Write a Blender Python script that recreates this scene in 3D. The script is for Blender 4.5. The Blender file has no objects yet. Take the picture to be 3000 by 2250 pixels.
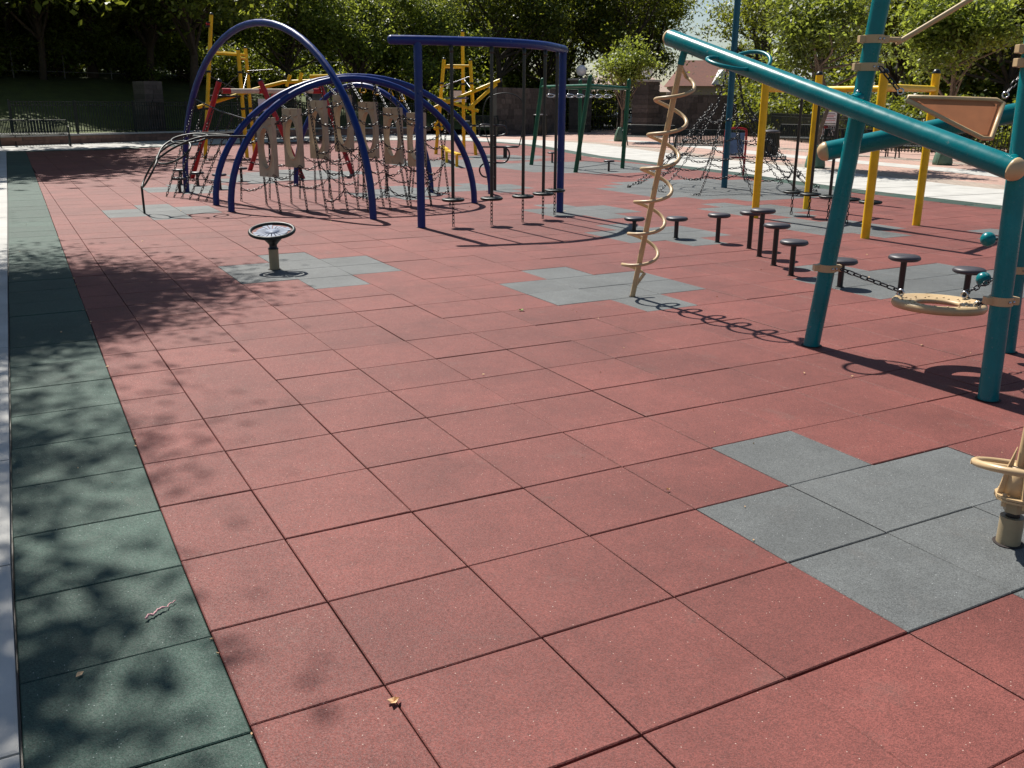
import bpy, math, random
import numpy as np
from mathutils import Vector, Matrix

# ------------------------------------------------------------------ camera, sky, sun, exposure
S = bpy.context.scene
COL = S.collection
YAW, PITCH, ROLL = 0.50202, 0.29742, 0.0071
CAMP = Vector((-0.2978, -1.9170, 1.8701))
cd = bpy.data.cameras.new("camera"); cam = bpy.data.objects.new("camera", cd); COL.objects.link(cam)
cd.sensor_width = 36.0; cd.lens = 2698.0 / 3000.0 * 36.0; cd.clip_start = 0.05; cd.clip_end = 6000
_f = Vector((math.sin(YAW) * math.cos(PITCH), math.cos(YAW) * math.cos(PITCH), -math.sin(PITCH)))
_r = Vector((math.cos(YAW), -math.sin(YAW), 0)); _u = _r.cross(_f)
_r2 = _r * math.cos(ROLL) + _u * math.sin(ROLL); _u2 = -_r * math.sin(ROLL) + _u * math.cos(ROLL)
M = Matrix((( _r2.x, _u2.x, -_f.x, CAMP.x), (_r2.y, _u2.y, -_f.y, CAMP.y), (_r2.z, _u2.z, -_f.z, CAMP.z), (0, 0, 0, 1)))
cam.matrix_world = M
S.camera = cam
SUNV = Vector((-0.03, 0.77, 1.0)).normalized()
SUN_EL = math.asin(SUNV.z); SUN_AZ = math.atan2(SUNV.x, SUNV.y)
w = bpy.data.worlds.new("World"); S.world = w; w.use_nodes = True
wn = w.node_tree.nodes; wl = w.node_tree.links
sky = wn.new("ShaderNodeTexSky"); sky.sky_type = 'NISHITA'; sky.sun_disc = False
sky.sun_elevation = SUN_EL; sky.sun_rotation = SUN_AZ; sky.air_density = 1.0; sky.dust_density = 0.6
wl.new(sky.outputs[0], wn["Background"].inputs[0]); wn["Background"].inputs[1].default_value = 0.06
sl = bpy.data.lights.new("sun", 'SUN'); sl.energy = 5.0; sl.angle = math.radians(0.53); sl.color = (1.0, 0.955, 0.88)
so = bpy.data.objects.new("sun", sl); COL.objects.link(so)
so.rotation_euler = SUNV.to_track_quat('Z', 'Y').to_euler()
S.view_settings.view_transform = 'Standard'; S.view_settings.look = 'None'
S.view_settings.exposure = 0.5; S.view_settings.gamma = 1.0; S.view_settings.use_curve_mapping = False
S.render.resolution_x = 1024; S.render.resolution_y = 768

rng = random.Random(7)

# ------------------------------------------------------------------ materials
MATS = {}
def mat(name, col, rough=0.5, spec=0.5, metal=0.0, coat=0.0, var=0.0, vscale=8.0, bump=0.0, bscale=200.0, isl=0.0):
    m = bpy.data.materials.new(name); m.use_nodes = True; MATS[name] = m
    nt = m.node_tree; n = nt.nodes; l = nt.links; b = n["Principled BSDF"]
    b.inputs["Base Color"].default_value = (*col, 1); b.inputs["Roughness"].default_value = rough
    b.inputs["Specular IOR Level"].default_value = spec; b.inputs["Metallic"].default_value = metal
    b.inputs["Coat Weight"].default_value = coat; b.inputs["Coat Roughness"].default_value = 0.15
    geo = n.new("ShaderNodeNewGeometry")
    last = None
    if var > 0:
        t = n.new("ShaderNodeTexNoise"); t.inputs["Scale"].default_value = vscale; t.inputs["Detail"].default_value = 5
        l.new(geo.outputs["Position"], t.inputs["Vector"])
        mr = n.new("ShaderNodeMapRange"); mr.inputs[1].default_value = 0.3; mr.inputs[2].default_value = 0.7
        mr.inputs[3].default_value = 1 - var; mr.inputs[4].default_value = 1 + var
        l.new(t.outputs["Fac"], mr.inputs[0]); last = mr.outputs[0]
        r2 = n.new("ShaderNodeMapRange"); r2.inputs[3].default_value = rough * 0.85; r2.inputs[4].default_value = min(1, rough * 1.25)
        l.new(t.outputs["Fac"], r2.inputs[0]); l.new(r2.outputs[0], b.inputs["Roughness"])
    if isl > 0:
        oi = n.new("ShaderNodeObjectInfo"); ad = n.new("ShaderNodeMath"); ad.operation = 'ADD'
        l.new(oi.outputs["Random"], ad.inputs[0]); l.new(geo.outputs["Random Per Island"], ad.inputs[1])
        fr = n.new("ShaderNodeMath"); fr.operation = 'FRACT'; l.new(ad.outputs[0], fr.inputs[0])
        mr = n.new("ShaderNodeMapRange"); mr.inputs[3].default_value = 1 - isl; mr.inputs[4].default_value = 1 + isl
        l.new(fr.outputs[0], mr.inputs[0])
        if last:
            mu = n.new("ShaderNodeMath"); mu.operation = 'MULTIPLY'; l.new(last, mu.inputs[0]); l.new(mr.outputs[0], mu.inputs[1]); last = mu.outputs[0]
        else: last = mr.outputs[0]
    if last:
        vm = n.new("ShaderNodeVectorMath"); vm.operation = 'SCALE'; vm.inputs[0].default_value = col
        l.new(last, vm.inputs["Scale"]); l.new(vm.outputs[0], b.inputs["Base Color"])
    if bump > 0:
        t2 = n.new("ShaderNodeTexNoise"); t2.inputs["Scale"].default_value = bscale; t2.inputs["Detail"].default_value = 3
        l.new(geo.outputs["Position"], t2.inputs["Vector"])
        bp = n.new("ShaderNodeBump"); bp.inputs["Strength"].default_value = bump; bp.inputs["Distance"].default_value = 0.003
        l.new(t2.outputs["Fac"], bp.inputs["Height"]); l.new(bp.outputs[0], b.inputs["Normal"])
    return m

def paint(name, col, rough=.34, spec=.4, wear=(.30, .30, .29), amt=.5):
    """powder coat: faint mottling, hand grime, small chips and scratches"""
    m = bpy.data.materials.new(name); m.use_nodes = True; MATS[name] = m
    n = m.node_tree.nodes; l = m.node_tree.links; b = n["Principled BSDF"]; b.inputs["Specular IOR Level"].default_value = spec
    P = n.new("ShaderNodeNewGeometry").outputs["Position"]
    def noise(sc, det, off=0):
        t = n.new("ShaderNodeTexNoise"); t.inputs["Scale"].default_value = sc; t.inputs["Detail"].default_value = det; t.inputs["Roughness"].default_value = .65
        v = n.new("ShaderNodeVectorMath"); v.operation = 'ADD'; v.inputs[1].default_value = (off, off * .7, off * .3); l.new(P, v.inputs[0]); l.new(v.outputs[0], t.inputs["Vector"]); return t.outputs["Fac"]
    def rng_(x, a, c, d, e):
        r = n.new("ShaderNodeMapRange"); r.inputs[1].default_value = a; r.inputs[2].default_value = c; r.inputs[3].default_value = d; r.inputs[4].default_value = e; l.new(x, r.inputs[0]); return r.outputs[0]
    v = n.new("ShaderNodeVectorMath"); v.operation = 'SCALE'; v.inputs[0].default_value = col; l.new(rng_(noise(4, 6), .3, .7, .82, 1.14), v.inputs["Scale"])
    mx = n.new("ShaderNodeMix"); mx.data_type = 'RGBA'; l.new(rng_(noise(26, 8, 9), .64, .72, 0, amt), mx.inputs[0]); l.new(v.outputs[0], mx.inputs[6]); mx.inputs[7].default_value = (*wear, 1)
    l.new(mx.outputs[2], b.inputs["Base Color"])
    l.new(rng_(noise(7, 7, 4), .3, .7, rough * .75, min(1, rough * 1.5)), b.inputs["Roughness"])
    bp = n.new("ShaderNodeBump"); bp.inputs["Strength"].default_value = .12; bp.inputs["Distance"].default_value = .002; l.new(noise(160, 2), bp.inputs["Height"]); l.new(bp.outputs[0], b.inputs["Normal"])
    return m

def rubber(name, col, fleck):
    """granulated rubber: granules of slightly different shade, pale flecks, scuffed and dusty zones"""
    m = bpy.data.materials.new(name); m.use_nodes = True; MATS[name] = m
    nt = m.node_tree; n = nt.nodes; l = nt.links; b = n["Principled BSDF"]
    geo = n.new("ShaderNodeNewGeometry"); P = geo.outputs["Position"]
    b.inputs["Specular IOR Level"].default_value = 0.36
    vo = n.new("ShaderNodeTexVoronoi"); vo.inputs["Scale"].default_value = 260; l.new(P, vo.inputs["Vector"])
    sp = n.new("ShaderNodeSeparateColor"); l.new(vo.outputs["Color"], sp.inputs[0])
    mr = n.new("ShaderNodeMapRange"); mr.inputs[3].default_value = 0.62; mr.inputs[4].default_value = 1.38; l.new(sp.outputs[0], mr.inputs[0])
    n1 = n.new("ShaderNodeTexNoise"); n1.inputs["Scale"].default_value = 1.7; n1.inputs["Detail"].default_value = 6; l.new(P, n1.inputs["Vector"])
    m1 = n.new("ShaderNodeMapRange"); m1.inputs[1].default_value = .3; m1.inputs[2].default_value = .7; m1.inputs[3].default_value = .86; m1.inputs[4].default_value = 1.12; l.new(n1.outputs["Fac"], m1.inputs[0])
    n2 = n.new("ShaderNodeTexNoise"); n2.inputs["Scale"].default_value = 9; n2.inputs["Detail"].default_value = 4; l.new(P, n2.inputs["Vector"])
    m2 = n.new("ShaderNodeMapRange"); m2.inputs[1].default_value = .3; m2.inputs[2].default_value = .7; m2.inputs[3].default_value = .93; m2.inputs[4].default_value = 1.07; l.new(n2.outputs["Fac"], m2.inputs[0])
    oi = n.new("ShaderNodeObjectInfo"); ad = n.new("ShaderNodeMath"); ad.operation = 'ADD'
    l.new(oi.outputs["Random"], ad.inputs[0]); l.new(geo.outputs["Random Per Island"], ad.inputs[1])
    fr = n.new("ShaderNodeMath"); fr.operation = 'FRACT'; l.new(ad.outputs[0], fr.inputs[0])
    m3 = n.new("ShaderNodeMapRange"); m3.inputs[3].default_value = .92; m3.inputs[4].default_value = 1.08; l.new(fr.outputs[0], m3.inputs[0])
    def mul(a, c):
        x = n.new("ShaderNodeMath"); x.operation = 'MULTIPLY'; l.new(a, x.inputs[0]); l.new(c, x.inputs[1]); return x.outputs[0]
    f = mul(mul(mr.outputs[0], m1.outputs[0]), mul(m2.outputs[0], m3.outputs[0]))
    vm = n.new("ShaderNodeVectorMath"); vm.operation = 'SCALE'; vm.inputs[0].default_value = col; l.new(f, vm.inputs["Scale"])
    # pale flecks
    v2 = n.new("ShaderNodeTexVoronoi"); v2.inputs["Scale"].default_value = 75; l.new(P, v2.inputs["Vector"])
    s2 = n.new("ShaderNodeSeparateColor"); l.new(v2.outputs["Color"], s2.inputs[0])
    g1 = n.new("ShaderNodeMath"); g1.operation = 'GREATER_THAN'; g1.inputs[1].default_value = .93; l.new(s2.outputs[1], g1.inputs[0])
    g2 = n.new("ShaderNodeMath"); g2.operation = 'LESS_THAN'; g2.inputs[1].default_value = .16; l.new(v2.outputs["Distance"], g2.inputs[0])
    gm = mul(g1.outputs[0], g2.outputs[0])
    mx = n.new("ShaderNodeMix"); mx.data_type = 'RGBA'; l.new(gm, mx.inputs[0]); l.new(vm.outputs[0], mx.inputs[6]); mx.inputs[7].default_value = (*fleck, 1)
    n4 = n.new("ShaderNodeTexNoise"); n4.inputs["Scale"].default_value = 3.1; n4.inputs["Detail"].default_value = 9; n4.inputs["Roughness"].default_value = .72; n4.inputs["Distortion"].default_value = .6; l.new(P, n4.inputs["Vector"])
    c4 = n.new("ShaderNodeMapRange"); c4.inputs[1].default_value = .58; c4.inputs[2].default_value = .80; c4.inputs[3].default_value = 0; c4.inputs[4].default_value = .35; l.new(n4.outputs["Fac"], c4.inputs[0])
    d4 = n.new("ShaderNodeMix"); d4.data_type = 'RGBA'; l.new(c4.outputs[0], d4.inputs[0]); l.new(mx.outputs[2], d4.inputs[6]); d4.inputs[7].default_value = (.16, .125, .105, 1)
    n5 = n.new("ShaderNodeTexNoise"); n5.inputs["Scale"].default_value = 1.1; n5.inputs["Detail"].default_value = 8; n5.inputs["Roughness"].default_value = .65
    of = n.new("ShaderNodeVectorMath"); of.operation = 'ADD'; of.inputs[1].default_value = (31, 17, 5); l.new(P, of.inputs[0]); l.new(of.outputs[0], n5.inputs["Vector"])
    c5 = n.new("ShaderNodeMapRange"); c5.inputs[1].default_value = .56; c5.inputs[2].default_value = .76; c5.inputs[3].default_value = 1; c5.inputs[4].default_value = .74; l.new(n5.outputs["Fac"], c5.inputs[0])
    e5 = n.new("ShaderNodeVectorMath"); e5.operation = 'SCALE'; l.new(d4.outputs[2], e5.inputs[0]); l.new(c5.outputs[0], e5.inputs["Scale"])
    n6 = n.new("ShaderNodeTexNoise"); n6.inputs["Scale"].default_value = .33; n6.inputs["Detail"].default_value = 3; l.new(P, n6.inputs["Vector"])
    c6 = n.new("ShaderNodeMapRange"); c6.inputs[1].default_value = .3; c6.inputs[2].default_value = .7; c6.inputs[3].default_value = .86; c6.inputs[4].default_value = 1.12; l.new(n6.outputs["Fac"], c6.inputs[0])
    e6 = n.new("ShaderNodeVectorMath"); e6.operation = 'SCALE'; l.new(e5.outputs[0], e6.inputs[0]); l.new(c6.outputs[0], e6.inputs["Scale"])
    l.new(e6.outputs[0], b.inputs["Base Color"])
    rr = n.new("ShaderNodeMapRange"); rr.inputs[3].default_value = .58; rr.inputs[4].default_value = .82; l.new(sp.outputs[1], rr.inputs[0]); l.new(rr.outputs[0], b.inputs["Roughness"])
    bp = n.new("ShaderNodeBump"); bp.inputs["Strength"].default_value = .45; bp.inputs["Distance"].default_value = .002
    l.new(vo.outputs["Distance"], bp.inputs["Height"]); l.new(bp.outputs[0], b.inputs["Normal"])
    return m

rubber("red_rubber", (0.172, 0.0500, 0.0405), (0.5, 0.36, 0.3))
rubber("grey_rubber", (0.112, 0.119, 0.118), (0.42, 0.44, 0.44))
rubber("green_rubber", (0.030, 0.066, 0.050), (0.3, 0.36, 0.33))
mat("underlay", (0.03, 0.022, 0.02), 0.9)
mat("concrete", (0.46, 0.45, 0.42), 0.85, var=.14, vscale=2.0, bump=.4, bscale=90, isl=.05)
mat("kerb_stone", (0.30, 0.29, 0.27), 0.85, var=.2, vscale=3.0, bump=.4, bscale=60)
paint("blue_paint", (0.001, 0.022, 0.165))
paint("teal_paint", (0.0, 0.178, 0.198), .27, .35)
paint("pole_teal", (0.004, 0.095, 0.15))
paint("yellow_paint", (0.86, 0.53, 0.008), wear=(.5, .36, .12))
paint("red_paint", (0.42, 0.010, 0.014))
paint("green_paint", (0.003, 0.095, 0.045))
paint("cream_paint", (0.64, 0.53, 0.40))
paint("tan_paint", (0.56, 0.40, 0.22), wear=(.3, .22, .13))
paint("post_tan", (0.36, 0.28, 0.17), wear=(.2, .16, .1))
mat("tan_plastic", (0.49, 0.405, 0.28), 0.55, var=.12, vscale=5, bump=.25, bscale=60)
mat("shade_fabric", (0.50, 0.175, 0.065), 0.7, var=.1, vscale=9)
mat("black_paint", (0.012, 0.012, 0.013), 0.35, coat=.15, var=.25, vscale=9)
mat("dark_green_metal", (0.006, 0.012, 0.010), 0.45, var=.25, vscale=9)
mat("stool_top", (0.050, 0.045, 0.052), 0.42, var=.2, vscale=12, bump=.2, bscale=250)
mat("chain_steel", (0.014, 0.014, 0.017), 0.36, metal=.1)
mat("bright_steel", (0.55, 0.57, 0.6), 0.25, metal=.9)
mat("plate_steel", (0.12, 0.15, 0.22), 0.6, metal=.1, var=.1, vscale=20)
mat("white_sign", (0.75, 0.74, 0.74), 0.5, var=.05)
mat("sign_red", (0.5, 0.03, 0.03), 0.5); mat("sign_ink", (0.12, 0.05, 0.05), 0.6)
mat("sign_blue", (0.10, 0.17, 0.30), 0.4, var=.2, vscale=8)
mat("globe_glass", (0.86, 0.86, 0.86), 0.3)
mat("bark", (0.055, 0.042, 0.032), 0.9, var=.35, vscale=6, bump=.8, bscale=30)
mat("pale_bark", (0.16, 0.11, 0.08), 0.9, var=.3, vscale=8, bump=.6, bscale=30)
mat("water_bag", (0.09, 0.17, 0.115), 0.5, var=.25, vscale=9, bump=.5, bscale=20)
mat("ribbon", (0.60, 0.30, 0.31), 0.6); mat("dead_leaf", (0.66, 0.42, 0.22), 0.7); mat("green_leaf", (0.2, 0.28, 0.06), 0.6)
mat("car_paint", (0.70, 0.74, 0.80), 0.25, coat=.5); mat("glass_dark", (0.02, 0.03, 0.04), 0.1); mat("tyre", (0.02, 0.02, 0.02), 0.8)
mat("roof_tile", (0.20, 0.085, 0.06), 0.85, var=.2, vscale=4); mat("house_wall", (0.42, 0.31, 0.25), 0.85, var=.1)
mat("siding", (0.55, 0.56, 0.56), 0.7, var=.06); mat("trim_white", (0.72, 0.72, 0.70), 0.6)
mat("far_tower", (0.5, 0.58, 0.68), 0.8); mat("asphalt", (0.05, 0.05, 0.052), 0.9, var=.15, vscale=1.5)
mat("coping", (0.40, 0.39, 0.37), 0.85, var=.15, vscale=3, bump=.3, bscale=50)
mat("stone_a", (0.085, 0.075, 0.068), 0.9, var=.25, vscale=7, bump=.8, bscale=25, isl=.35)
mat("mortar", (0.10, 0.095, 0.085), 0.95)
mat("brick_block", (0.21, 0.12, 0.09), 0.9, var=.2, vscale=6, bump=.5, bscale=40, isl=.2)
mat("lily_grey", (0.2, 0.2, 0.2), 0.7)

def brick_mat(name, c1, c2, mo, sx, rowh, bw):
    m = bpy.data.materials.new(name); m.use_nodes = True; MATS[name] = m
    n = m.node_tree.nodes; l = m.node_tree.links; b = n["Principled BSDF"]; b.inputs["Roughness"].default_value = .85
    tc = n.new("ShaderNodeTexCoord"); t = n.new("ShaderNodeTexBrick"); t.inputs["Scale"].default_value = sx
    t.inputs["Color1"].default_value = (*c1, 1); t.inputs["Color2"].default_value = (*c2, 1); t.inputs["Mortar"].default_value = (*mo, 1)
    t.inputs["Brick Width"].default_value = bw; t.inputs["Row Height"].default_value = rowh; t.inputs["Mortar Size"].default_value = .012
    l.new(tc.outputs["Object"], t.inputs["Vector"])
    no = n.new("ShaderNodeTexNoise"); no.inputs["Scale"].default_value = .7; no.inputs["Detail"].default_value = 6; l.new(tc.outputs["Object"], no.inputs["Vector"])
    mr = n.new("ShaderNodeMapRange"); mr.inputs[1].default_value = .3; mr.inputs[2].default_value = .7; mr.inputs[3].default_value = .82; mr.inputs[4].default_value = 1.18; l.new(no.outputs["Fac"], mr.inputs[0])
    vm = n.new("ShaderNodeVectorMath"); vm.operation = 'SCALE'; l.new(t.outputs["Color"], vm.inputs[0]); l.new(mr.outputs[0], vm.inputs["Scale"])
    l.new(vm.outputs[0], b.inputs["Base Color"])
    return m
brick_mat("paver_pink", (0.50, 0.29, 0.235), (0.44, 0.27, 0.21), (0.30, 0.24, 0.2), 1.0, .1, .2)
brick_mat("paver_tan", (0.40, 0.33, 0.27), (0.34, 0.27, 0.22), (0.2, 0.16, 0.13), 1.0, .16, .3)
brick_mat("brick_wall_far", (0.17, 0.065, 0.05), (0.13, 0.05, 0.04), (0.2, 0.16, 0.14), 1.0, .08, .24)

def grass_mat():
    m = bpy.data.materials.new("grass"); m.use_nodes = True; MATS["grass"] = m
    n = m.node_tree.nodes; l = m.node_tree.links; b = n["Principled BSDF"]; b.inputs["Roughness"].default_value = .9
    g = n.new("ShaderNodeNewGeometry"); t = n.new("ShaderNodeTexNoise"); t.inputs["Scale"].default_value = 1.3; t.inputs["Detail"].default_value = 10; t.inputs["Roughness"].default_value = .7
    l.new(g.outputs["Position"], t.inputs["Vector"])
    cr = n.new("ShaderNodeValToRGB"); cr.color_ramp.elements[0].position = .35; cr.color_ramp.elements[0].color = (.05, .065, .02, 1)
    cr.color_ramp.elements[1].position = .7; cr.color_ramp.elements[1].color = (.10, .13, .03, 1)
    l.new(t.outputs["Fac"], cr.inputs[0]); l.new(cr.outputs[0], b.inputs["Base Color"])
    bp = n.new("ShaderNodeBump"); bp.inputs["Strength"].default_value = 1; bp.inputs["Distance"].default_value = .05
    t2 = n.new("ShaderNodeTexNoise"); t2.inputs["Scale"].default_value = 14; t2.inputs["Detail"].default_value = 6; l.new(g.outputs["Position"], t2.inputs["Vector"])
    l.new(t2.outputs["Fac"], bp.inputs["Height"]); l.new(bp.outputs[0], b.inputs["Normal"])
grass_mat()

def leaf_mat(name, c, tr, spread=.35):
    m = bpy.data.materials.new(name); m.use_nodes = True; MATS[name] = m
    n = m.node_tree.nodes; l = m.node_tree.links; b = n["Principled BSDF"]; b.inputs["Roughness"].default_value = .45
    b.inputs["Specular IOR Level"].default_value = .4
    g = n.new("ShaderNodeNewGeometry"); oi = n.new("ShaderNodeObjectInfo")
    mr = n.new("ShaderNodeMapRange"); mr.inputs[3].default_value = 1 - spread; mr.inputs[4].default_value = 1 + spread; l.new(g.outputs["Random Per Island"], mr.inputs[0])
    m2 = n.new("ShaderNodeMapRange"); m2.inputs[3].default_value = .82; m2.inputs[4].default_value = 1.18; l.new(oi.outputs["Random"], m2.inputs[0])
    mu = n.new("ShaderNodeMath"); mu.operation = 'MULTIPLY'; l.new(mr.outputs[0], mu.inputs[0]); l.new(m2.outputs[0], mu.inputs[1])
    def sc(col):
        v = n.new("ShaderNodeVectorMath"); v.operation = 'SCALE'; v.inputs[0].default_value = col; l.new(mu.outputs[0], v.inputs["Scale"]); return v.outputs[0]
    l.new(sc(c), b.inputs["Base Color"])
    t = n.new("ShaderNodeBsdfTranslucent"); l.new(sc(tr), t.inputs["Color"])
    mx = n.new("ShaderNodeMixShader"); mx.inputs[0].default_value = .42
    l.new(b.outputs[0], mx.inputs[1]); l.new(t.outputs[0], mx.inputs[2]); l.new(mx.outputs[0], n["Material Output"].inputs[0])
leaf_mat("leaf_dark", (0.075, 0.108, 0.026), (0.36, 0.40, 0.04), .65)
leaf_mat("leaf_mid", (0.070, 0.100, 0.022), (0.29, 0.32, 0.03), .6)
leaf_mat("leaf_light", (0.100, 0.140, 0.032), (0.36, 0.42, 0.05), .6)

# ------------------------------------------------------------------ mesh helpers
class MB:
    def __init__(s): s.v = []; s.f = []; s.sm = []; s.mi = []; s.cur = 0
    def add(s, vs, fs, smooth=False):
        o = len(s.v); s.v += [tuple(p) for p in vs]
        for f in fs: s.f.append(tuple(i + o for i in f)); s.sm.append(smooth); s.mi.append(s.cur)
        return s
    def box(s, c, d, rz=0.0, ax=None):
        hx, hy, hz = d[0] / 2, d[1] / 2, d[2] / 2
        if ax is None:
            ca, sa = math.cos(rz), math.sin(rz); X = Vector((ca, sa, 0)); Y = Vector((-sa, ca, 0)); Z = Vector((0, 0, 1))
        else: X, Y, Z = ax
        c = Vector(c); vs = []
        for k in (-1, 1):
            for a, b in ((-1, -1), (1, -1), (1, 1), (-1, 1)): vs.append(c + X * (a * hx) + Y * (b * hy) + Z * (k * hz))
        return s.add(vs, [(3, 2, 1, 0), (4, 5, 6, 7), (0, 1, 5, 4), (1, 2, 6, 5), (2, 3, 7, 6), (3, 0, 4, 7)])
    def tube(s, pts, r, seg=12, closed=False, caps=True, dome=0.0):
        P = [Vector(p) for p in pts]; n = len(P)
        rad = r if isinstance(r, (list, tuple)) else [r] * n
        T = []
        for i in range(n):
            a = P[(i - 1) % n] if (closed or i > 0) else P[i]; b = P[(i + 1) % n] if (closed or i < n - 1) else P[i]
            d = (b - a); T.append(d.normalized() if d.length > 1e-9 else Vector((0, 0, 1)))
        ref = Vector((0, 0, 1)) if abs(T[0].z) < .9 else Vector((1, 0, 0))
        N = T[0].cross(ref).normalized(); vs = []; fr = []
        for i in range(n):
            if i > 0:
                N = (N - T[i] * N.dot(T[i]))
                N = N.normalized() if N.length > 1e-6 else T[i].orthogonal().normalized()
            B = T[i].cross(N); fr.append((N, B))
            for k in range(seg):
                a = 2 * math.pi * k / seg; vs.append(P[i] + (N * math.cos(a) + B * math.sin(a)) * rad[i])
        fs = []; m = n if closed else n - 1
        for i in range(m):
            j = (i + 1) % n
            off = 0
            if closed and j == 0:
                # match frames
                q = vs[0]; off = min(range(seg), key=lambda k: (vs[i * seg + k] - (q + P[i] - P[0])).length)
            for k in range(seg):
                k2 = (k + 1) % seg
                if closed and j == 0:
                    fs.append((i * seg + (k + off) % seg, i * seg + (k2 + off) % seg, k2, k))
                else: fs.append((i * seg + k, i * seg + k2, j * seg + k2, j * seg + k))
        if closed: fs = [f[::-1] for f in fs]
        s.add(vs, [f[::-1] for f in fs], True)
        if caps and not closed:
            for i, sg in ((0, -1), (n - 1, 1)):
                N, B = fr[i]; rr = rad[i]
                if dome > 0:
                    rings = [[P[i] + (N * math.cos(2 * math.pi * k / seg) + B * math.sin(2 * math.pi * k / seg)) * rr * math.cos(h) + T[i] * sg * rr * dome * math.sin(h) for k in range(seg)] for h in (0, .5, 1.0)]
                    vv = [p for R_ in rings for p in R_] + [P[i] + T[i] * sg * rr * dome]
                    ff = []
                    for a in range(2):
                        for k in range(seg):
                            k2 = (k + 1) % seg; q = (a * seg + k, a * seg + k2, (a + 1) * seg + k2, (a + 1) * seg + k); ff.append(q if sg < 0 else q[::-1])
                    for k in range(seg):
                        k2 = (k + 1) % seg; q = (2 * seg + k, 2 * seg + k2, 3 * seg); ff.append(q if sg < 0 else q[::-1])
                    s.add(vv, ff, True)
                else:
                    ring = [P[i] + (N * math.cos(2 * math.pi * k / seg) + B * math.sin(2 * math.pi * k / seg)) * rr for k in range(seg)]
                    f = tuple(range(seg)); s.add(ring, [f if sg < 0 else f[::-1]])
        return s
    def lathe(s, c, prof, seg=24, axis=(0, 0, 1), smooth=True):
        A = Vector(axis).normalized(); U = A.orthogonal().normalized(); W = A.cross(U); c = Vector(c); vs = []
        for (r, h) in prof:
            for k in range(seg):
                a = 2 * math.pi * k / seg; vs.append(c + A * h + (U * math.cos(a) + W * math.sin(a)) * max(r, 1e-4))
        fs = []
        for i in range(len(prof) - 1):
            for k in range(seg):
                k2 = (k + 1) % seg; fs.append((i * seg + k, i * seg + k2, (i + 1) * seg + k2, (i + 1) * seg + k))
        fs.append(tuple(range(seg))[::-1]); fs.append(tuple((len(prof) - 1) * seg + k for k in range(seg)))
        return s.add(vs, fs, smooth)
    def torus(s, c, R, r, axis=(0, 0, 1), seg=40, ms=10, sx=1.0, sy=1.0, U=None):
        A = Vector(axis).normalized(); U = (Vector(U).normalized() if U else A.orthogonal().normalized()); W = A.cross(U); c = Vector(c)
        return s.tube([c + U * (R * sx * math.cos(2 * math.pi * k / seg)) + W * (R * sy * math.sin(2 * math.pi * k / seg)) for k in range(seg)], r, ms, closed=True)
    def prism(s, poly, h0, h1, smooth=False):
        n = len(poly); vs = [(x, y, h0) for x, y in poly] + [(x, y, h1) for x, y in poly]
        return s.add(vs, [tuple(range(n))[::-1], tuple(range(n, 2 * n))] + [(i, (i + 1) % n, n + (i + 1) % n, n + i) for i in range(n)], smooth)
    def chain(s, p0, p1, sag=0.0, L=.070, W=.037, r=.0076):
        p0, p1 = Vector(p0), Vector(p1); ln = (p1 - p0).length; k = max(1, int(ln / (L * .8)))
        pt = lambda t: p0.lerp(p1, t) - Vector((0, 0, 4 * sag * t * (1 - t)))
        for i in range(k):
            a, b = pt(i / k), pt((i + 1) / k); T = (b - a).normalized(); c = (a + b) / 2
            N = T.orthogonal().normalized(); B = T.cross(N)
            ang = (i % 2) * math.pi / 2 + .4; N, B = N * math.cos(ang) + B * math.sin(ang), None
            h = L / 2 - W / 2; q = []
            for j in range(8):
                th = 2 * math.pi * (j + .5) / 8
                q.append(c + T * ((h if math.cos(th) > 0 else -h) + W / 2 * math.cos(th)) + N * (W / 2 * math.sin(th)))
            s.tube(q, r, 4, closed=True)
        return s
    def build(s, name, material, parent=None, bevel=0.0):
        me = bpy.data.meshes.new(name); me.from_pydata([tuple(p) for p in s.v], [], s.f); me.update()
        ms = material if isinstance(material, (list, tuple)) else [material]
        for q in ms: me.materials.append(MATS[q])
        me.polygons.foreach_set("use_smooth", s.sm)
        if len(ms) > 1: me.polygons.foreach_set("material_index", s.mi)
        o = bpy.data.objects.new(name, me); COL.objects.link(o)
        if parent: link(o, parent)
        if bevel > 0:
            md = o.modifiers.new("bevel", 'BEVEL'); md.width = bevel; md.segments = 2; md.limit_method = 'ANGLE'
        return o
def link(o, parent):
    o.parent = parent
    o.matrix_parent_inverse = Matrix.Translation(-parent.location) if not parent.get("_local") else Matrix()
def tag(o, label=None, cat=None, group=None, kind=None):
    if label: o["label"] = label
    if cat: o["category"] = cat
    if group: o["group"] = group
    if kind: o["kind"] = kind
    return o
def thing(name, label, cat, loc, group=None):
    o = bpy.data.objects.new(name, None); COL.objects.link(o); o.location = loc; o.empty_display_size = .2
    return tag(o, label, cat, group)
def local_thing(name, label, cat, group=None):
    o = thing(name, label, cat, (0, 0, 0), group); return o
def copy_tree(o, parent=None):
    c = o.copy(); COL.objects.link(c)
    if parent: c.parent = parent; c.matrix_parent_inverse = o.matrix_parent_inverse.copy()
    for ch in list(o.children): copy_tree(ch, c)
    return c
def place(o, x, y, z=0, rz=0, sc=None):
    o.location = (x, y, z); o.rotation_euler = (0, 0, rz)
    if sc: o.scale = (sc, sc, sc)
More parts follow.
